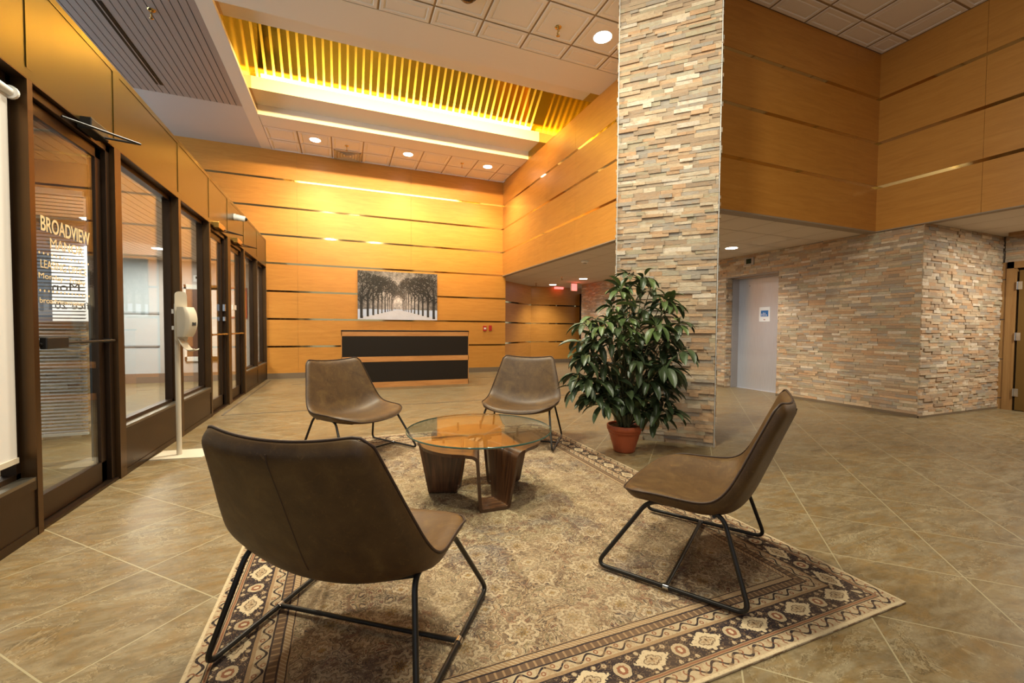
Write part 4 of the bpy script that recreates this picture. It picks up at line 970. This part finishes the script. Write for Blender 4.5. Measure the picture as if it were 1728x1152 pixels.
# ------------------------------------------------------------------ hand sanitizer stand
hs = thing('sanitizer_stand', 'cream hand sanitizer dispenser on a tall pole stand beside the glass wall', 'dispenser', (-1.435, 4.83, 0))
m = MB(); B = [(-.195, -.105), (.215, -.165), (.25, -.10), (.18, .165), (-.185, .19)]
m.add([(x, y, .0) for x, y in B]+[(x, y, .008) for x, y in B], [(4, 3, 2, 1, 0), (5, 6, 7, 8, 9)]+[(i, (i+1) % 5, 5+(i+1) % 5, 5+i) for i in range(5)]); m.build('base_plate', PLASTIC, hs)
m = MB(); m.tube([(0, 0, .008), (0, 0, 1.42)], .021, 20); m.build('pole', PLASTIC, hs)
m = MB(); pr = rounded([(-.045, 1.07), (.045, 1.07), (.042, 1.53), (-.042, 1.53)], .035, 6, closed=True) if False else None
pts = rounded([(-.05, 0, 1.07), (.05, 0, 1.07), (.045, 0, 1.535), (-.045, 0, 1.535)], .04, 6, closed=True)
def plate(m, pts, th, axis):
    n = len(pts); v = [Vector(p) for p in pts]; w = [p+Vector(axis)*th for p in v]
    m.add(v+w, [tuple(range(n)), tuple(range(n, 2*n))[::-1]]+[(i, (i+1) % n, n+(i+1) % n, n+i) for i in range(n)], None)
plate(m, pts, .012, (0, -1, 0)); o = m.build('back_plate', PLASTIC, hs, loc=(.035, -.02, 0)); 
o.rotation_euler = (0, 0, R_(28))
m = MB(); P = []
for i in range(9):
    z = 1.115+.275*i/8; k = math.sin(math.pi*(.08+.84*i/8))**.35
    dpt = .115*k+.012*(i/8); hw = .062*(.82+.18*k)
    P.append([(-hw, 0, z), (-hw, -dpt*.72, z), (-hw*.72, -dpt*.95, z), (0, -dpt, z), (hw*.72, -dpt*.95, z), (hw, -dpt*.72, z), (hw, 0, z), (0, .0, z), (-hw, 0, z)])
m.grid(P, flip=True); m.add(P[0][:7], [tuple(range(7))]); m.add(P[-1][:7], [tuple(range(7))[::-1]])
o = m.build('dispenser', PLASTIC, hs, loc=(.05, -.03, 0)); o.rotation_euler = (0, 0, R_(62))
md = o.modifiers.new('sub', 'BEVEL'); md.width = .006; md.segments = 2
m = MB(); m.box(-.02, .02, -.002, .0, 0, .03); q = m.build('sensor_window', DKPRINT, o, loc=(0, -.118, 1.22))
m = MB(); P = []
for i in range(11):
    a = i/10; y = -.005-.15*a**1.3; z = 1.09-.115*math.sin(min(1, a*1.25)*math.pi/2)+.018*a**4; w = .045*(1-.35*a)
    P.append([(-w, y, z+.01), (-w*.5, y, z), (w*.5, y, z), (w, y, z+.01)])
m.grid(P); o = m.build('drip_tray', PLASTIC, hs, loc=(.04, -.03, 0)); o.rotation_euler = (0, 0, R_(62))
sd = o.modifiers.new('so', 'SOLIDIFY'); sd.thickness = .006
m = MB(); m.box(-.036, -.02, -.02, .02, 1.33, 1.37); m.build('clip', WPLAST, hs)
m = MB(); m.box(-.036, -.02, -.02, .02, 1.18, 1.215); m.build('clip', WPLAST, hs)

# ------------------------------------------------------------------ elevator
w = thing('door_5', None, None, kind='structure')
m = MB(); m.box(XE+.335, XE+.345, EY0, EY1-.0, 0, EZ-.03); m.build('door_leaf', STEEL, w)
m = MB(); m.box(XE+.15, XE+.345, EY1-.03, EY1+.0, 0, EZ); m.box(XE+.15, XE+.36, EY0, EY1, EZ-.035, EZ); m.box(XE+.0, XE+.15, EY0+.02, EY1, EZ-.012, EZ-.002); m.box(XE+.15, XE+.345, EY0-.0, EY0+.02, 0, EZ); m.build('door_frame', STEEL_D, w)
m = MB(); m.disc((0, 0, 0), .009); o = m.build('keyhole', DKPRINT, w, loc=(XE+.334, 6.33, 2.12)); o.rotation_euler = (0, R_(-90), 0)
m = MB(); m.box(XE+.30, XE+.345, EY0, EY1, 0, .006); m.build('threshold', STEEL, w)
struct(MB().box(XE+.345, XE+.40, EY0-.1, EY1+.1, 0, ZS), 'wall_shaft', BLACKGAP)
t = thing('notice', 'white notice with a blue picture taped to the steel elevator door', 'sign', (XE+.334, 5.985, 1.53))
m = MB(); m.box(-.002, 0, -.115, .115, -.145, .145); m.build('paper', PAPER, t)
m = MB(); m.box(-.0035, -.0018, -.08, .08, -.045, .075); m.build('print', BLUE, t)
m = MB()
for k, h in enumerate((.05, .07, .065, .03)): m.box(-.0045, -.003, .05-k*.033, .062-k*.033, -.035, -.035+h)
m.build('lettering', PAPER, t)
m = MB(); m.box(-.0035, -.0018, -.02, .02, -.115, -.1); m.build('logo', plain('print_rust', srgb(170, 90, 80), .6), t)
t = thing('floor_indicator', 'small elevator floor indicator with dark green display above the elevator door', 'display', (XE, 6.06, 2.56))
m = MB(); m.box(-.045, -.0, -.10, .10, -.07, .075); m.build('housing', STEEL_D, t, bevel=.003)
m = MB(); m.box(-.048, -.044, -.055, .055, -.045, .05); m.build('display', plain('display_green', srgb(18, 40, 22), .15), t)
t = thing('call_panel', 'dark narrow call panel on the far stone wall left of the column', 'panel', (XE-.03, 10.64, 2.19))
m = MB(); m.box(-.02, .0, -.09, .09, -.14, .14); m.build('plate', BLACK, t)
m = MB(); m.box(-.024, -.02, -.05, .05, -.08, .08); m.build('display', DKPRINT, t)

# ------------------------------------------------------------------ right hand door
w = thing('door_6', None, None, kind='structure')
m = MB(); m.box(9.60, 9.66, 3.30, 3.366, .0, 2.29); m.box(9.585, 9.66, 3.225, 3.30, 0, 2.29); m.box(9.585, 9.66, 1.8, 3.30, 2.19, 2.29); m.box(9.60, 9.655, 3.195, 3.225, 0, 2.19); m.build('door_frame', OAK_FRAME, w)
m = MB()
for z in (.17, .78, 1.40, 2.02): m.box(9.597, 9.60, 3.31, 3.362, z, z+.012)
m.build('groove', DKPRINT, w)
m = MB(); m.box(9.66, 9.70, 1.8, 3.3, 0, 2.3); m.build('opening', BLACKGAP, w)
m = MB(); m.obox((9.59, 3.165, .012), (-.62, -1.05, 0) if False else (.045, -.02, 0), (-.03, -.95, 0), (0, 0, 2.14)); lf = m.build('door_leaf', plain('bronze_door', srgb(112, 84, 40), .3, .3), w)
for z in (.22, 1.08, 1.86):
    m = MB(); m.tube([(9.585, 3.185, z), (9.585, 3.185, z+.12)], .011); m.box(9.584, 9.59, 3.13, 3.18, z, z+.12); m.build('hinge', CHROME, lf)

# ------------------------------------------------------------------ ceiling fittings
def sprinkler(label, x, y, z, s=1.0):
    t = thing('sprinkler', label, 'sprinkler', (x, y, z), group=None)
    m = MB(); m.lathe([(0, -.012*s), (.03*s, -.012*s), (.036*s, -.004*s), (.038*s, 0)], 24); m.build('escutcheon', BRASS, t)
    m = MB(); m.tube([(0, 0, -.01*s), (0, 0, -.075*s)], .009*s, 8); m.tube([(0, -.022*s, -.045*s), (0, -.022*s, -.07*s), (0, 0, -.09*s), (0, .022*s, -.07*s), (0, .022*s, -.045*s)], .004*s, 6); m.lathe([(0, -.094*s), (.02*s, -.094*s), (.02*s, -.09*s), (0, -.09*s)], 12); m.build('head', BRASS, t)
    return t
sprinkler('brass sprinkler beside the square air vent in the far ceiling tiles', .10, 10.36, ZC, 1.2)
sprinkler('brass sprinkler in the far ceiling tiles between the middle and right downlights', 2.76, 10.34, ZC, 1.2)
sprinkler('brass sprinkler left of the large downlight in the near ceiling tiles', 2.73, 5.23, ZC, 1.3)
sprinkler('small sprinkler in the corridor soffit right of the exit signs', 5.83, 10.79, ZS)
sprinkler('small sprinkler in the corridor soffit over the diagonal oak wall', 5.86, 12.6, ZS)
sprinkler('sprinkler in the brown slatted ceiling over the glass wall', -2.28, 6.95, ZC, 1.2)
t = thing('dome_speaker', 'dark round dome in the near ceiling tiles at the top edge', 'dome', (1.44, 5.15, ZC))
m = MB(); m.lathe([(.13, .0), (.125, -.012), (.105, -.014)], 32); m.build('ring', BLACK, t); m = MB(); m.lathe([(.105, -.014), (.09, -.05), (.055, -.078), (0, -.088)], 32); m.build('dome', plain('dome_dark', srgb(48, 36, 32), .2), t)
t = thing('smoke_detector', 'white smoke detector puck on the low soffit left of the column', 'detector', (4.92, 8.07, ZS))
m = MB(); m.lathe([(.085, 0), (.085, -.02), (.07, -.035), (.04, -.05), (0, -.052)], 28); m.build('body', WPLAST, t); m = MB(); m.lathe([(.045, -.048), (.045, -.056), (0, -.057)], 20); m.build('cap', plain('grey_cap', srgb(150, 150, 150), .5), t)
t = thing('air_vent', 'square louvred air vent in the far ceiling tiles', 'vent', (.12, 10.95, ZC))
m = MB(); m.box(-.30, .30, -.29, -.26, -.02, .01); m.box(-.30, .30, .26, .29, -.02, .01); m.box(-.30, -.27, -.29, .29, -.02, .01); m.box(.27, .30, -.29, .29, -.02, .01); m.box(-.30, .30, -.29, .29, .008, .012); m.build('frame', plain('vent_metal', srgb(196, 176, 142), .5), t)
for k, r in enumerate((.235, .175, .115, .055)):
    m = MB(); a = r; b = r-.035
    for z0, z1, p, q in ((-.025, .002, a, b),):
        P = [(-p, -p, z0), (p, -p, z0), (p, p, z0), (-p, p, z0), (-q, -q, z1), (q, -q, z1), (q, q, z1), (-q, q, z1)]
        m.add(P, [(0, 4, 5, 1), (1, 5, 6, 2), (2, 6, 7, 3), (3, 7, 4, 0)])
    m.build('louvre', bpy.data.materials['vent_metal'], t)
m = MB(); m.box(-.27, .27, -.26, .26, .004, .008); m.build('duct_back', BLACKGAP, t)
t = thing('linear_diffuser', 'dark narrow slot diffuser in the brown slatted ceiling', 'vent', (-2.86, 8.0, ZC))
m = MB(); m.box(-.05, .05, -1.0, 1.0, -.006, 0); m.build('frame', BLACK, t); m = MB(); m.box(-.008, .008, -1.0, 1.0, -.010, -.006); m.build('vane', SLAT, t)
def exit_sign(label, x, y, z, w, h):
    t = thing('exit_sign', label, 'sign', (x, y, z), group='red exit signs in the corridor')
    m = MB(); m.box(-w/2, w/2, -.03, .03, -h, 0); m.build('housing', WPLAST, t)
    m = MB(); m.box(-w/2+.015, w/2-.015, -.033, -.03, -h+.015, -.015); m.build('face', EXITM, t)
    return t
exit_sign('lit red exit sign hanging from the corridor soffit left of the stone wall', 6.92, 12.0, ZS-.02, .22, .24)
t = thing('exit_sign', 'thin red exit sign at the top of the far oak corridor wall', 'sign', (7.15, 13.45, ZS-.0)); m = MB(); m.box(-.17, .17, -.03, .03, -.07, 0); m.build('face', EXITM, t)
lamp('exit_glow', 'POINT', (6.92, 11.9, 2.5), 1.2, (1, .15, .1), .08)
